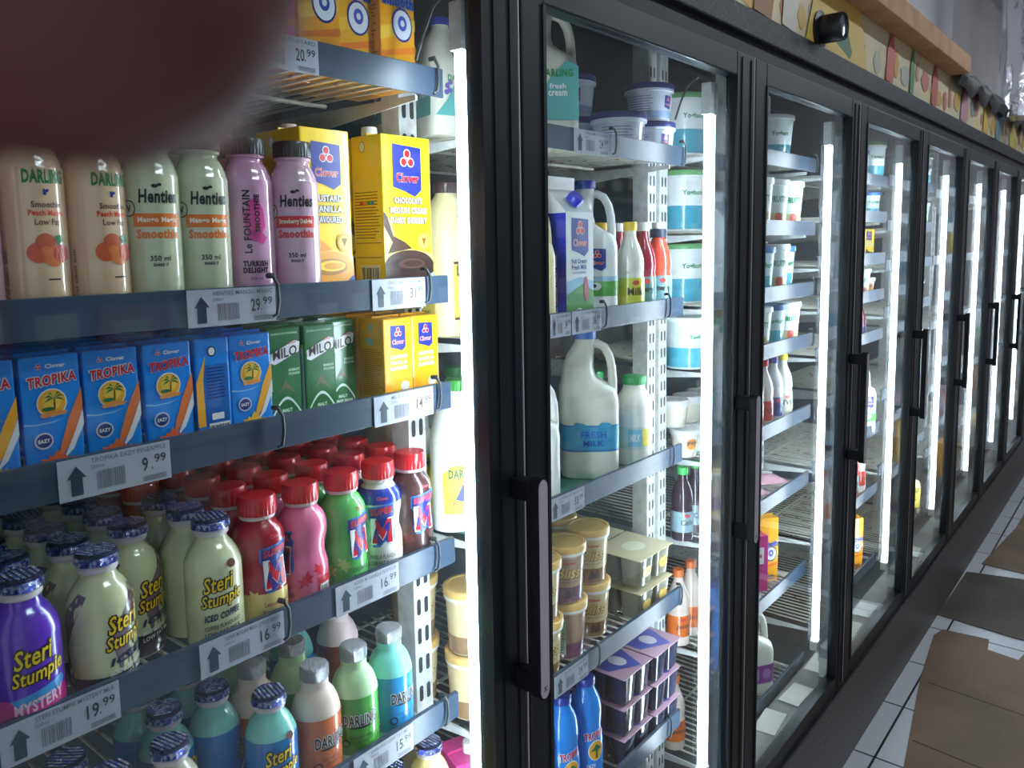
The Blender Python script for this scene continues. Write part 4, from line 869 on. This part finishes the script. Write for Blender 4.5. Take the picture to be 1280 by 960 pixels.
# small milk bottles, fifth shelf
z = SH(0, 4)
low = [(.285, .155, 'st_cream', 10, 'pale milk bottle with blue foil cap in the bottom left corner'), (.352, .16, 'st_cream', 10, 'cream milk bottle with blue foil cap, second from left in front row'), (.42, .16, 'st_cream', 10, 'cream milk bottle with blue foil cap left of the gap in the front row'),
 (.555, .16, 'st_teal', -12, 'teal cookie milk bottle with blue foil cap beside the orange one'), (.627, .16, 'dl_orange', 2, 'milk bottle with orange sleeve and silver foil cap'), (.695, .16, 'dl_green', -26, 'milk bottle with green sleeve and silver foil cap, front row'), (.763, .16, 'dl_teal', 3, 'teal milk bottle with blue sleeve and silver cap nearest the post'),
 (.33, .225, 'st_cream', 40, 'cream milk bottle with foil cap, left end of the second row'), (.45, .232, 'st_teal', 60, 'teal milk bottle with foil cap behind the gap in the front row'), (.516, .232, 'st_teal', 70, 'teal milk bottle with foil cap second row behind the teal cookie bottle'), (.578, .236, 'dl_orange', 80, 'milk bottle with dull silver cap behind the orange sleeved one'), (.648, .242, 'dl_green', 60, 'green milk bottle with silver cap, second row'),
 (.45, .3, 'st_teal', 60, 'teal milk bottle third row behind the gap'), (.515, .3, 'st_teal', 60, 'teal milk bottle third row left of the green one'), (.60, .31, 'dl_green', 90, 'pale green milk bottle third from the front'), (.70, .32, 'dl_teal', 60, 'teal milk bottle third row under the fourth rail'), (.775, .3, 'dl_brown', 120, 'pink milk bottle with brown sleeve at the back near the post')]
for x, y, k, rz, lab in low: place(k, x, y, z, R(rz), lab, 'bottle', 'milk bottles on the fifth shelf')
z = SH(0, 5)
for x, y, k, lab in ((.757, .16, 'st_custard', 'custard yellow milk bottle on the lowest visible shelf, left one'), (.838, .16, 'st_custard', 'custard yellow milk bottle on the lowest visible shelf, nearest the lamp'), (.69, .17, 'st_custard', 'custard yellow milk bottle hidden lowest left'), (.8, .24, 'st_custard', 'custard yellow milk bottle in the second row of the lowest shelf')): place(k, x, y, z - .006, 0, lab, 'bottle')
# smoothies, second shelf
z = SH(0, 1)
sm = [(.259, 'hn_berry', 0, 'pink smoothie bottle cut by the left edge of the view'), (.320, 'dl_peach', 6, 'peach smoothie bottle at the left, under the finger'), (.381, 'dl_peach', 12, 'peach smoothie bottle with shiny streak beside the mango ones'), (.442, 'hn_mango', -14, 'pale mango smoothie bottle, left of the pair'), (.503, 'hn_mango', -16, 'pale mango smoothie bottle, right of the pair'),
      (.5635, 'tk_pink', -24, 'pink turkish delight smoothie bottle with sideways lettering'), (.623, 'hn_berry', -33, 'pink strawberry smoothie bottle with black cap in front of the custard carton')]
for i, (x, k, rz, lab) in enumerate(sm): place(k, x, .163 - (.012 if i == 6 else 0), z, R(rz), lab, 'smoothie bottle', 'smoothie bottles on the second shelf')
for i, (x, k, rz, lab) in enumerate(sm[:6]):
    for r_ in (1, 2):
        y = .163 + r_ * .064
        if seen(x, y): place(k, x + .012, y, z, R(40), lab.split(' beside')[0].split(',')[0].split(' with')[0].split(' cut')[0].split(' at')[0] + (', second row, %s from left' if r_ == 1 else ', third row, %s from left') % ('first', 'second', 'third', 'fourth', 'fifth', 'sixth')[i], 'smoothie bottle', 'smoothie bottles on the second shelf')
place('ct_custard', .692, .222, z, 0, 'yellow vanilla custard carton behind the pink smoothie bottle', 'carton'); place('ct_choc', .821, .184, z, 0, 'yellow chocolate dessert carton at the right end of the shelf', 'carton')
place('ct_choc', .821, .262, z, 0, 'yellow chocolate dessert carton standing behind the front one', 'carton')
# juice cartons, third shelf
z = SH(0, 2)
tc = [(.259, 'tp_yellow', 'blue juice carton with yellow stripe at the left edge'), (.3195, 'tp_orange', 'blue and orange juice carton, first of the three alike, above the ticket'), (.3805, 'tp_orange', 'blue and orange juice carton, middle of the three alike'), (.442, 'tp_orange', 'blue and orange juice carton, rightmost of the three alike'), (.497, 'tp_narrow', 'blue juice carton showing its barcode side'), (.548, 'tp_yellow', 'blue juice carton with yellow splash beside the green cartons')]
for i, (x, k, lab) in enumerate(tc):
    place(k, x, .17 + (.008 if k == 'tp_narrow' else 0), z, R((-1, 1.5, -1, 2, 0, 0)[i]), lab, 'carton', 'small juice cartons on the third shelf')
    for r_ in range(1, 5 if k != 'tp_narrow' else 4):
        if seen(x, .17 + r_ * .044): place(k, x + .004, .17 + (r_ * .0435 if k != 'tp_narrow' else .008 + r_ * .06), z, 0, 'blue juice carton, %s, in the %s column' % (NTH[r_ + 1], ('first', 'second', 'third', 'fourth', 'fifth', 'sixth')[i]), 'carton', 'small juice cartons on the third shelf')
for i, (x, y) in enumerate(((.624, .2), (.672, .196), (.727, .22))):
    for r_ in range(4): place('ml_green', x - (.006 if i == 0 else 0), y + r_ * .043, z, 0, 'green malt drink carton, %s, %s column' % (NTH[r_ + 1], ('left', 'middle', 'right')[i]), 'carton', 'green malt drink cartons')
for i, x in enumerate((.793, .849)):
    for r_ in range(4): place('ct_gold', x, .178 + r_ * .0575, z, 0, 'gold custard carton, %s, %s column by the post' % (NTH[r_ + 1], ('left', 'right')[i]), 'carton', 'gold custard cartons')
# top shelf cartons
z = SH(0, 0)
for i, (x, k, nm) in enumerate(((.605, 'sc_pink', 'pink'), (.676, 'sc_orange', 'orange'), (.747, 'sc_yellow', 'yellow'), (.813, 'sc_orange', 'orange'))):
    for r_ in range(2): place(k, x, (.183, .183, .2, .183)[i] + r_ * .066, z, 0, '%s custard carton on the top shelf, %s from the right, %s' % (nm, ('fourth', 'third', 'second', 'first')[i], ('front', 'behind the front one')[r_]), 'carton', 'custard cartons on the top shelf')

# ---------------- second bay
z = SH(1, 0); J = 'milk jugs behind the second door'
place('jg_cream', 1.225, .2, z, R(-45), 'fresh cream jug at the top left behind the second door', 'jug'); place('jg_cream', .985, .23, z, R(-20), 'fresh cream jug seen between post and first lamp', 'jug', scale=.72)
place('jg_cream', .985, .33, z, 0, 'fresh cream jug standing behind the one by the first lamp', 'jug', scale=.72)
for x, y, zz, rz, lab in ((1.455, .185, 0, 20, 'low white cream cheese tub with blue lid at the front'), (1.57, .174, 0, -20, 'white cream cheese tub under another by the right post'), (1.566, .176, .08, -5, 'white cream cheese tub stacked on top by the right post'), (1.44, .3, 0, 0, 'white cream cheese tub at the bottom of the middle stack'), (1.44, .3, .088, -40, 'white cream cheese tub on top of the middle stack'), (1.32, .27, 0, 0, 'white cream cheese tub at the bottom of the left stack'), (1.32, .27, .088, 30, 'white cream cheese tub on top of the left stack')):
    place('cl_tub', x, y, z + zz, R(rz), lab, 'tub', 'cream cheese tubs behind the second door', .9 if x > 1.5 else 1)
z = SH(1, 1)
place('jg_amasi', 1.145, .2, z, R(-40), 'yellow labelled buttermilk jug beside the milk carton', 'jug'); place('jg_amasi', .99, .23, z, R(-10), 'yellow labelled buttermilk jug behind the first lamp, rear one', 'jug'); place('jg_amasi', .965, .36, z, 0, 'buttermilk jug deep behind the first lamp', 'jug'); place('jg_amasi', 1.135, .32, z, 0, 'buttermilk jug in the second row behind the second door', 'jug')
place('gable', 1.262, .195, z, 0, 'white gable-top milk carton with blue screw cap', 'carton'); place('gable', 1.262, .3, z, 0, 'white gable-top milk carton behind the front one', 'carton')
place('jg_clover', 1.386, .215, z, R(-50), 'white milk jug with blue cap right of the milk carton', 'jug'); place('jg_clover', 1.38, .335, z, 0, 'white milk jug behind the one right of the carton', 'jug')
place('dk_white', 1.471, .166, z, R(-35), 'white milk bottle with yellow cap and yellow label', 'bottle'); place('dk_plum', 1.532, .172, z, R(-40), 'dark red drink bottle with white cap', 'bottle'); place('dk_red', 1.595, .168, z, R(-40), 'orange red sports drink bottle with white cap', 'bottle')
place('dk_white', 1.475, .24, z, 0, 'yellow capped milk bottle in the second row', 'bottle'); place('dk_plum', 1.545, .24, z, 0, 'dark red drink bottle in the second row', 'bottle')
z = SH(1, 2)
place('jg_yellow', 1.16, .2, z, R(-50), 'milk jug with yellow label at the left of the jug shelf', 'jug'); place('jg_yellow', 1.1, .32, z, 0, 'milk jug behind the yellow labelled one', 'jug'); place('jg_yellow', .995, .215, z, R(-45), 'bright milk jug with yellow label right behind the first lamp', 'jug'); place('jg_yellow', .965, .34, z, R(-10), 'milk jug with yellow label, second back behind the first lamp', 'jug')
place('jg_blue', 1.383, .215, z, R(-50), 'large milk jug with wavy blue band and blue cap', 'jug', scale=1.06); place('jg_blue', 1.24, .36, z, 0, 'milk jug in the second row left of the large blue-banded one', 'jug'); place('gr_milk', 1.502, .175, z, R(-40), 'frosted milk bottle with green cap by the post', 'bottle'); place('gr_milk', 1.51, .29, z, 0, 'green capped milk bottle behind the front one', 'bottle')
z = SH(1, 3)
BT = 'gold-lidded yoghurt tubs'
for i, x in enumerate((1.155, 1.255, 1.36)):
    for q in (0, 1): place(('bl_gold', 'bl_plum', 'bl_gold')[i], x + (-.004 if q else 0), .175 + i * .012, z + q * .118, R((-30, -38, -40)[i] if q or i != 1 else 130), 'gold-lidded yoghurt tub, %s of the %s front stack' % (('bottom', 'top')[q], ('left', 'middle', 'right')[i]), 'tub', BT)
    for q in (0, 1): place('bl_gold', x + .01, .292, z + q * .118, 0, 'gold-lidded yoghurt tub, %s of the %s rear stack' % (('bottom', 'top')[q], ('left', 'middle', 'right')[i]), 'tub', BT)
for i, (x, y) in enumerate(((.985, .2), (.955, .31), (1.06, .2))):
    for q in (0, 1): place('bl_gold', x, y, z + q * .118, R(-20), 'gold-lidded yoghurt tub, %s of the stack %s' % (('bottom', 'top')[q], ('just behind the first lamp', 'further back behind the first lamp', 'hidden behind the first mullion')[i]), 'tub', BT)
for q in range(2):
    for i, y in enumerate((.19, .32)): place('fourpack', 1.525, y, z + q * .075, 0, 'clear dessert four-pack, %s of the %s stack by the post' % (('bottom', 'top')[q], ('front', 'rear')[i]), 'pack', 'clear dessert packs')
z = SH(1, 4)
for i, (x, y) in enumerate(((1.215, .17), (1.3, .17), (1.135, .18), (1.24, .26))): place('tp_litre', x, y, z, R((-20, -18, 0, 0)[i]), 'tall blue juice bottle, %s, on the lowest shelf behind the second door' % ('second from left', 'rightmost', 'leftmost', 'in the rear row')[i], 'bottle', 'tall blue juice bottles')
for q in range(3):
    for i, (x, y) in enumerate(((1.44, .2), (1.55, .2 + .14))):
        place('sixpack', x if i == 0 else 1.53, y if i == 0 else .335, z + q * .07, R(90 if i == 0 else 90), 'dark yoghurt six-pack, %s of the %s stack' % (('bottom', 'middle', 'top')[q], ('front', 'rear')[i]), 'pack', 'dark yoghurt six-packs')
for q in range(3): place('sixpack', 1.565, .195, z + q * .07, R(90), 'dark yoghurt six-pack, %s of the stack nearest the post' % ('bottom', 'middle', 'top')[q], 'pack', 'dark yoghurt six-packs')
for i, (x, y) in enumerate(((.96, .19), (1.055, .2))): place('ct_pink', x, y, z, R(-20), 'pink milk carton with white cap, %s of the two low cartons' % ('left', 'right')[i], 'carton', None, (1.1, 1.1, 1.45))

# ---------------- third bay: left stock seen past the second lamp, right stock through the third door
KH = {k: max(v.co.z for p in ps for v in p[1].vertices) for k, (n_, ps) in KINDS.items()}
def fit(k, b, s_):      # keep clear of the shelf above
    top = (Z[b][s_ - 1] - .056) if s_ else 2.13
    f = (top - SH(b, s_)) / KH[k]
    return (1.05, 1.05, min(1.25, f)) if k.startswith('mid') and b == 2 else min(1, f)
def row(b, s_, items, dy=.135):
    for x, y, k, nm, cat in items:
        for r_ in range(2 if x > 2 and y < .2 and s_ < 5 else 1):
            place(k, x, y + r_ * dy, SH(b, s_), R(-35) if r_ == 0 else 0, '%s, %s shelf behind the %s door%s' % (nm.rstrip(','), ORD[s_], BAY[b], (', rear one' if r_ else '')), cat, None, fit(k, b, s_))
row(2, 0, [(1.86, .25, 'big_teal', 'white yoghurt bucket with teal band', 'tub'), (2.06, .22, 'big_white', 'white yoghurt bucket, left of two,', 'tub'), (2.32, .215, 'big_white', 'large white yoghurt bucket near the lamp', 'tub')])
row(2, 1, [(1.86, .25, 'big_teal', 'white bucket with green rim and teal band', 'tub'), (2.14, .18, 'mid_white', 'white ribbed tub, left of three,', 'tub'), (2.255, .18, 'mid_white', 'white ribbed tub, middle of three,', 'tub'), (2.37, .18, 'mid_white', 'white ribbed tub, right of three,', 'tub')])
row(2, 2, [(1.86, .25, 'big_teal', 'white bucket with teal band by the second lamp', 'tub'), (2.06, .18, 'mid_white', 'pale fruit yoghurt tub, first of four,', 'tub'), (2.165, .18, 'mid_blue', 'blue lidded yoghurt tub, second of four,', 'tub'), (2.27, .18, 'mid_white', 'pale fruit yoghurt tub, third of four,', 'tub'), (2.375, .2, 'mid_blue', 'blue lidded yoghurt tub, last of four,', 'tub')])
row(2, 3, [(1.80, .2, 'big_white', 'white yoghurt bucket at the left end', 'tub'), (2.15, .18, 'mid_white', 'pale yoghurt tub, left of three,', 'tub'), (2.26, .18, 'mid_blue', 'blue lidded yoghurt tub, middle of three,', 'tub'), (2.37, .18, 'mid_white', 'pale yoghurt tub, right of three,', 'tub'), (2.33, .3, 'ct_pink', 'pink milk carton behind the pale tubs', 'carton')])
row(2, 4, [(2.14, .17, 'dk_tvv', 'red capped red-labelled bottle, first one,', 'bottle'), (2.21, .17, 'dk_tvv', 'red capped red-labelled bottle, second one,', 'bottle'), (2.285, .17, 'dk_blue', 'blue capped bottle', 'bottle'), (2.36, .17, 'dk_yel', 'yellow capped bottle', 'bottle'), (2.10, .24, 'dk_yel', 'yellow capped bottle in the second row', 'bottle')])
row(2, 5, [(2.02, .2, 'pouch', 'pink cheese pouch lying left', 'packet'), (2.18, .22, 'pouch', 'pink cheese pouch lying in the middle', 'packet'), (2.33, .22, 'pouch', 'pink cheese pouch lying right', 'packet'), (2.1, .34, 'mid_white', 'pale tub behind the pouches, left,', 'tub'), (2.25, .34, 'mid_blue', 'blue lidded tub behind the pouches', 'tub'), (2.37, .34, 'mid_white', 'pale tub behind the pouches, right,', 'tub'), (1.78, .2, 'dk_cola', 'dark cola bottle with green cap', 'bottle'), (1.85, .2, 'dk_cola', 'dark cola bottle with green cap, second one,', 'bottle')])
row(2, 6, [(2.13, .19, 'dk_dkred', 'dark red drink bottle', 'bottle'), (2.22, .2, 'ct_pink', 'pink milk carton', 'carton'), (2.32, .3, 'tp_litre', 'blue juice bottle', 'bottle'), (2.31, .2, 'sc_yellow', 'yellow custard carton', 'carton'), (2.05, .25, 'dk_dkred', 'dark red drink bottle further left', 'bottle'), (1.80, .22, 'dk_peach', 'white bottle with orange label, left,', 'bottle'), (1.87, .22, 'dk_peach', 'white bottle with orange label, right,', 'bottle')])
row(2, 7, [(2.2, .19, 'jg_purple', 'milk jug with purple band', 'jug'), (1.82, .24, 'dk_peach', 'white bottle with orange label', 'bottle')])
for i in range(7):
    place('yogcup', 1.79 + (i % 4) * .073, .2 + (i // 4) * .03, SH(2, 4) + (i // 4) * .071, R(-30 + i * 20), 'small white yoghurt cup, number of a loose pile by the second lamp', 'cup', 'small yoghurt cups by the second lamp')
# ---------------- further bays
FAR = {3: [[('mid_blue', 3.0), ('big_teal', 3.14)], [('gr_milk', 2.99), ('dk_white', 3.08), ('mid_blue', 3.17)], [('ct_choc', 2.95), ('ct_custard', 3.06), ('ct_choc', 3.17)], [('yogcup', 2.98), ('mid_white', 3.07), ('yogcup', 3.17)], [('dk_dkred', 3.0), ('dk_plum', 3.07), ('dk_dkred', 3.14)], [('jg_yellow', 2.96), ('jg_clover', 3.12)], [('dk_tvv', 2.98), ('dk_red', 3.07), ('dk_tvv', 3.16)], [('sc_yellow', 2.9), ('ct_gold', 3.0), ('sc_orange', 3.1)]],
 4: [[('big_white', 3.7), ('big_teal', 3.88)], [('mid_white', 3.8), ('mid_white', 3.93)], [('dk_red', 3.8), ('dk_tvv', 3.88)], [('dk_red', 3.78), ('mid_blue', 3.9)], [('jg_clover', 3.8), ('dk_peach', 3.93)], [('dk_red', 3.8), ('sc_orange', 3.9)], [('sc_orange', 3.75), ('jg_amasi', 3.9)]],
 5: [[('dk_cola', 4.62)], [('dk_dkred', 4.6)], [('dk_cola', 4.6), ('dk_tvv', 4.68)], [('dk_dkred', 4.6)], [('dk_red', 4.6)], [('jg_clover', 4.6)]],
 6: [[('dk_cola', 5.38)], [('dk_tvv', 5.38)], [('dk_dkred', 5.38)], [('dk_red', 5.38)], [('dk_cola', 5.38)], [('jg_amasi', 5.36)]]}
NM = {'mid_blue': ('blue lidded yoghurt tub', 'tub'), 'big_teal': ('white yoghurt bucket with teal band', 'tub'), 'gr_milk': ('green capped milk bottle', 'bottle'), 'dk_white': ('yellow capped milk bottle', 'bottle'), 'ct_choc': ('yellow chocolate dessert carton', 'carton'), 'ct_custard': ('yellow custard carton', 'carton'),
 'yogcup': ('small white yoghurt cup', 'cup'), 'mid_white': ('pale fruit yoghurt tub', 'tub'), 'dk_dkred': ('dark berry drink bottle', 'bottle'), 'dk_plum': ('plum red drink bottle', 'bottle'), 'jg_yellow': ('milk jug with yellow label', 'jug'), 'jg_clover': ('white milk jug with blue cap', 'jug'), 'dk_tvv': ('red capped drink bottle', 'bottle'), 'dk_red': ('orange red drink bottle', 'bottle'),
 'sc_yellow': ('yellow custard carton', 'carton'), 'ct_gold': ('small gold custard carton', 'carton'), 'sc_orange': ('orange custard carton', 'carton'), 'big_white': ('large white yoghurt bucket', 'tub'), 'dk_peach': ('white bottle with orange label', 'bottle'), 'jg_amasi': ('cream buttermilk jug', 'jug'), 'dk_cola': ('dark cola bottle with green cap', 'bottle')}
for b, rows in FAR.items():
    for s_, its in enumerate(rows):
        for n_, (k, x) in enumerate(its):
            place(k, x + .025, .178, SH(b, s_), R(-35), '%s%s on the %s shelf behind the %s door' % (NM[k][0], (', %s one' % ('left', 'middle', 'right')[n_ if len(its) == 3 else n_ * 2]) if len(its) > 1 else '', ORD[s_], BAY[b]), NM[k][1], None, fit(k, b, s_))

# ---------------- aisle
CARD = mat('brown_cardboard', (128, 106, 88), .75, mottle=(2.2, (100, 84, 70), .42, .68)); CARD2 = mat('dirty_cardboard', (92, 82, 74), .75, mottle=(2.5, (66, 60, 56), .4, .65))
def sheet(pts, z0, m_, lab, folds=()):
    g = G(); n = len(pts)
    g.add([(x, y, z0) for x, y in pts] + [(x, y, z0 + .004) for x, y in pts], [tuple(range(n)), tuple(range(2 * n - 1, n - 1, -1))] + [(k, (k + 1) % n, n + (k + 1) % n, n + k) for k in range(n)], m_)
    for (a, b_, c_, d_) in folds: g.add([(a, b_, z0 + .0045), (a + .006, b_, z0 + .0045), (c_ + .006, d_, z0 + .0045), (c_, d_, z0 + .0045)], [(0, 1, 2, 3)], C(50, 42, 36, .8))
    tag(g.obj('cardboard_sheet'), lab, 'cardboard')
sheet([(1.6, -.28), (2.62, -.152), (3.2, -.07), (3.62, -.03), (3.70, -.05), (3.72, -.22), (3.62, -.23), (3.60, -.34), (3.72, -.36), (3.74, -1.25), (1.6, -1.4)], .001, CARD, 'large brown flattened cardboard nearest on the tiled floor', ((3.2, -.1, 3.12, -.95), (2.78, -.14, 2.66, -1.2)))
sheet([(3.84, -.0), (4.44, -.01), (4.5, -.24), (4.45, -1.1), (3.82, -1.2), (3.80, -.3)], .001, CARD2, 'dark dirty cardboard sheet lying across the aisle', ())
sheet([(4.60, -.05), (5.3, -.11), (6.2, -.12), (7.2, -.14), (7.2, -1.2), (4.58, -1.1), (4.58, -.3)], .001, CARD, 'brown cardboard sheet furthest down the aisle', ((5.25, -.12, 5.3, -1.1),))
g = G(); g.box(.95, 1.575, .127, .55, -.0008, .0004, mat('green_shelf_liner', (50, 128, 104), .45)); tag(g.obj('shelf_liner', None, (0, 0, SH(1, 2))), 'green plastic liner under the milk jugs behind the second door', 'liner')
# goods shelf opposite, seen only as reflections in the doors
e = bpy.data.objects.new('gondola_shelf', None); COL.objects.link(e); e.location = (3.4, -2.6, 0); tag(e, 'tall grocery shelf across the aisle from the cooler doors', 'shelf')
g = G(); g.box(-3.4, 4.6, -.28, -.24, 0, 2.0, C(90, 92, 100)); g.obj('back_panel', e)
for zz in (.12, .5, .88, 1.26, 1.64, 2.02): g = G(); g.box(-3.4, 4.6, -.24, .12, zz - .03, zz, C(150, 150, 156)); g.obj('shelf_board', e)
rnd = random.Random(9)
g0 = {}
for ri, zz in enumerate((.12, .5, .88, 1.26, 1.64, 2.02)):
    x = .1
    while x < 7.6:
        w_ = rnd.choice((.14, .2, .26)); h_ = rnd.choice((.2, .26, .3)); c_ = rnd.choice(((40, 120, 50), (150, 40, 40), (30, 90, 40), (120, 60, 50)) if ri == 5 else ((170, 50, 50), (40, 110, 70), (210, 170, 60), (60, 80, 150), (180, 176, 170), (120, 60, 110), (40, 60, 60)))
        k = (w_, h_, c_)
        if k not in g0: g = G(); g.box(-w_ / 2, w_ / 2, -.1, .1, 0, h_, C(*c_), .004); g.rect(-w_ * .3, w_ * .3, h_ * .3, h_ * .7, lambda u, v, h: (-u, .1 + h, v), C(220, 214, 200), 1); g0[k] = g.mesh('grocery_box')
        tag(link('grocery_box', g0[k], None, (x + w_ / 2, -2.68, zz)), 'boxed grocery on the shelf across the aisle, reflected in the doors', 'box', 'boxed groceries across the aisle'); x += w_ + .03
# unseen lights added overhead to brighten the aisle and the left-hand goods
for i, x in enumerate((1.2, 4.2, 7.2)):
    e = bpy.data.objects.new('added_fill_light', None); COL.objects.link(e); e.location = (x, -1.45, 3.3); tag(e, 'long unseen fill light added above the aisle, %s' % ('nearest', 'middle', 'furthest')[i], 'fill light')
    g = G(); g.box(-.62, .62, -.09, .09, -.05, 0, C(200, 200, 200), .006); g.obj('fitting', e)
    g = G(); g.box(-.6, .6, -.07, .07, -.062, -.051, mat('fill_diffuser', (226, 238, 244), .5, emit=FILL)); g.obj('diffuser', e)

# ---------------- fingertip in front of the lens (a real finger, two centimetres off)
SKIN = mat('dark_skin', (84, 40, 34), .6, bump=(900, .15))
def cam_pt(px, py, d):
    v = Vector(((px - 640) / 1000 * d, (py - 420) / 1000 * d, d)); return CAM + RX.to_3d() * 0 + Vector((RX.x * v.x + RY.x * v.y + RZ.x * v.z, RX.y * v.x + RY.y * v.y + RZ.y * v.z, RX.z * v.x + RY.z * v.y + RZ.z * v.z))
d = .034; tip = cam_pt(128, -38, d); back = cam_pt(-560, -120, d + .004); ax = (back - tip).normalized(); r0 = .0085
vdir = Vector((RZ.x, RZ.y, RZ.z)); vdir = (vdir - ax * vdir.dot(ax)).normalized(); sdir = ax.cross(vdir)
prof = []
for k in range(11): a = math.pi / 2 * (1 - k / 10); prof.append((-r0 * math.sin(a), r0 * math.cos(a)))
prof += [(.006, .0086), (.014, .0087), (.02, .0083), (.026, .0086), (.036, .0094), (.044, .0096), (.05, .0100), (.06, .0106), (.07, .0108)]
g = G(); n = 32; vs = []
for t, r_ in prof:
    bend = ax * t + vdir * (max(t - .024, 0) ** 2 * 3.5)
    for k in range(n):
        a = 2 * math.pi * k / n; rr = r_ * (1 + .012 * math.sin(t * 900)) * (.9 if math.sin(a) > 0 else 1.)
        vs.append(tip + bend + sdir * (max(r_, .0001) * math.cos(a)) + vdir * (rr * math.sin(a) * .92))
m_ = len(prof); g.add(vs, [(j * n + k, j * n + (k + 1) % n, (j + 1) * n + (k + 1) % n, (j + 1) * n + k) for j in range(m_ - 1) for k in range(n)] + [tuple(range(n)), tuple((m_ - 1) * n + k for k in range(n))[::-1]], SKIN, True)
g.v = [tuple(Vector(v) - tip) for v in g.v]; f = g.obj('finger', None, tip); tag(f, 'dark blurred fingertip covering the top left corner of the view', 'person')
g = G(); vs = []
for i in range(8):
    for j in range(9):
        t = -.0045 + .0115 * i / 7; a = R(90 + (j - 4) * 15 * (1 if i > 1 else .85)); vs.append(ax * t + sdir * (.0082 * math.cos(a)) + vdir * ((.0082 * .86 if i > 1 else .0076 * .86) * math.sin(a) + .0002))
g.add(vs, [(i * 9 + j, i * 9 + j + 1, i * 9 + j + 10, i * 9 + j + 9) for i in range(7) for j in range(8)], C(190, 140, 126, .25), True); g.obj('nail', f)
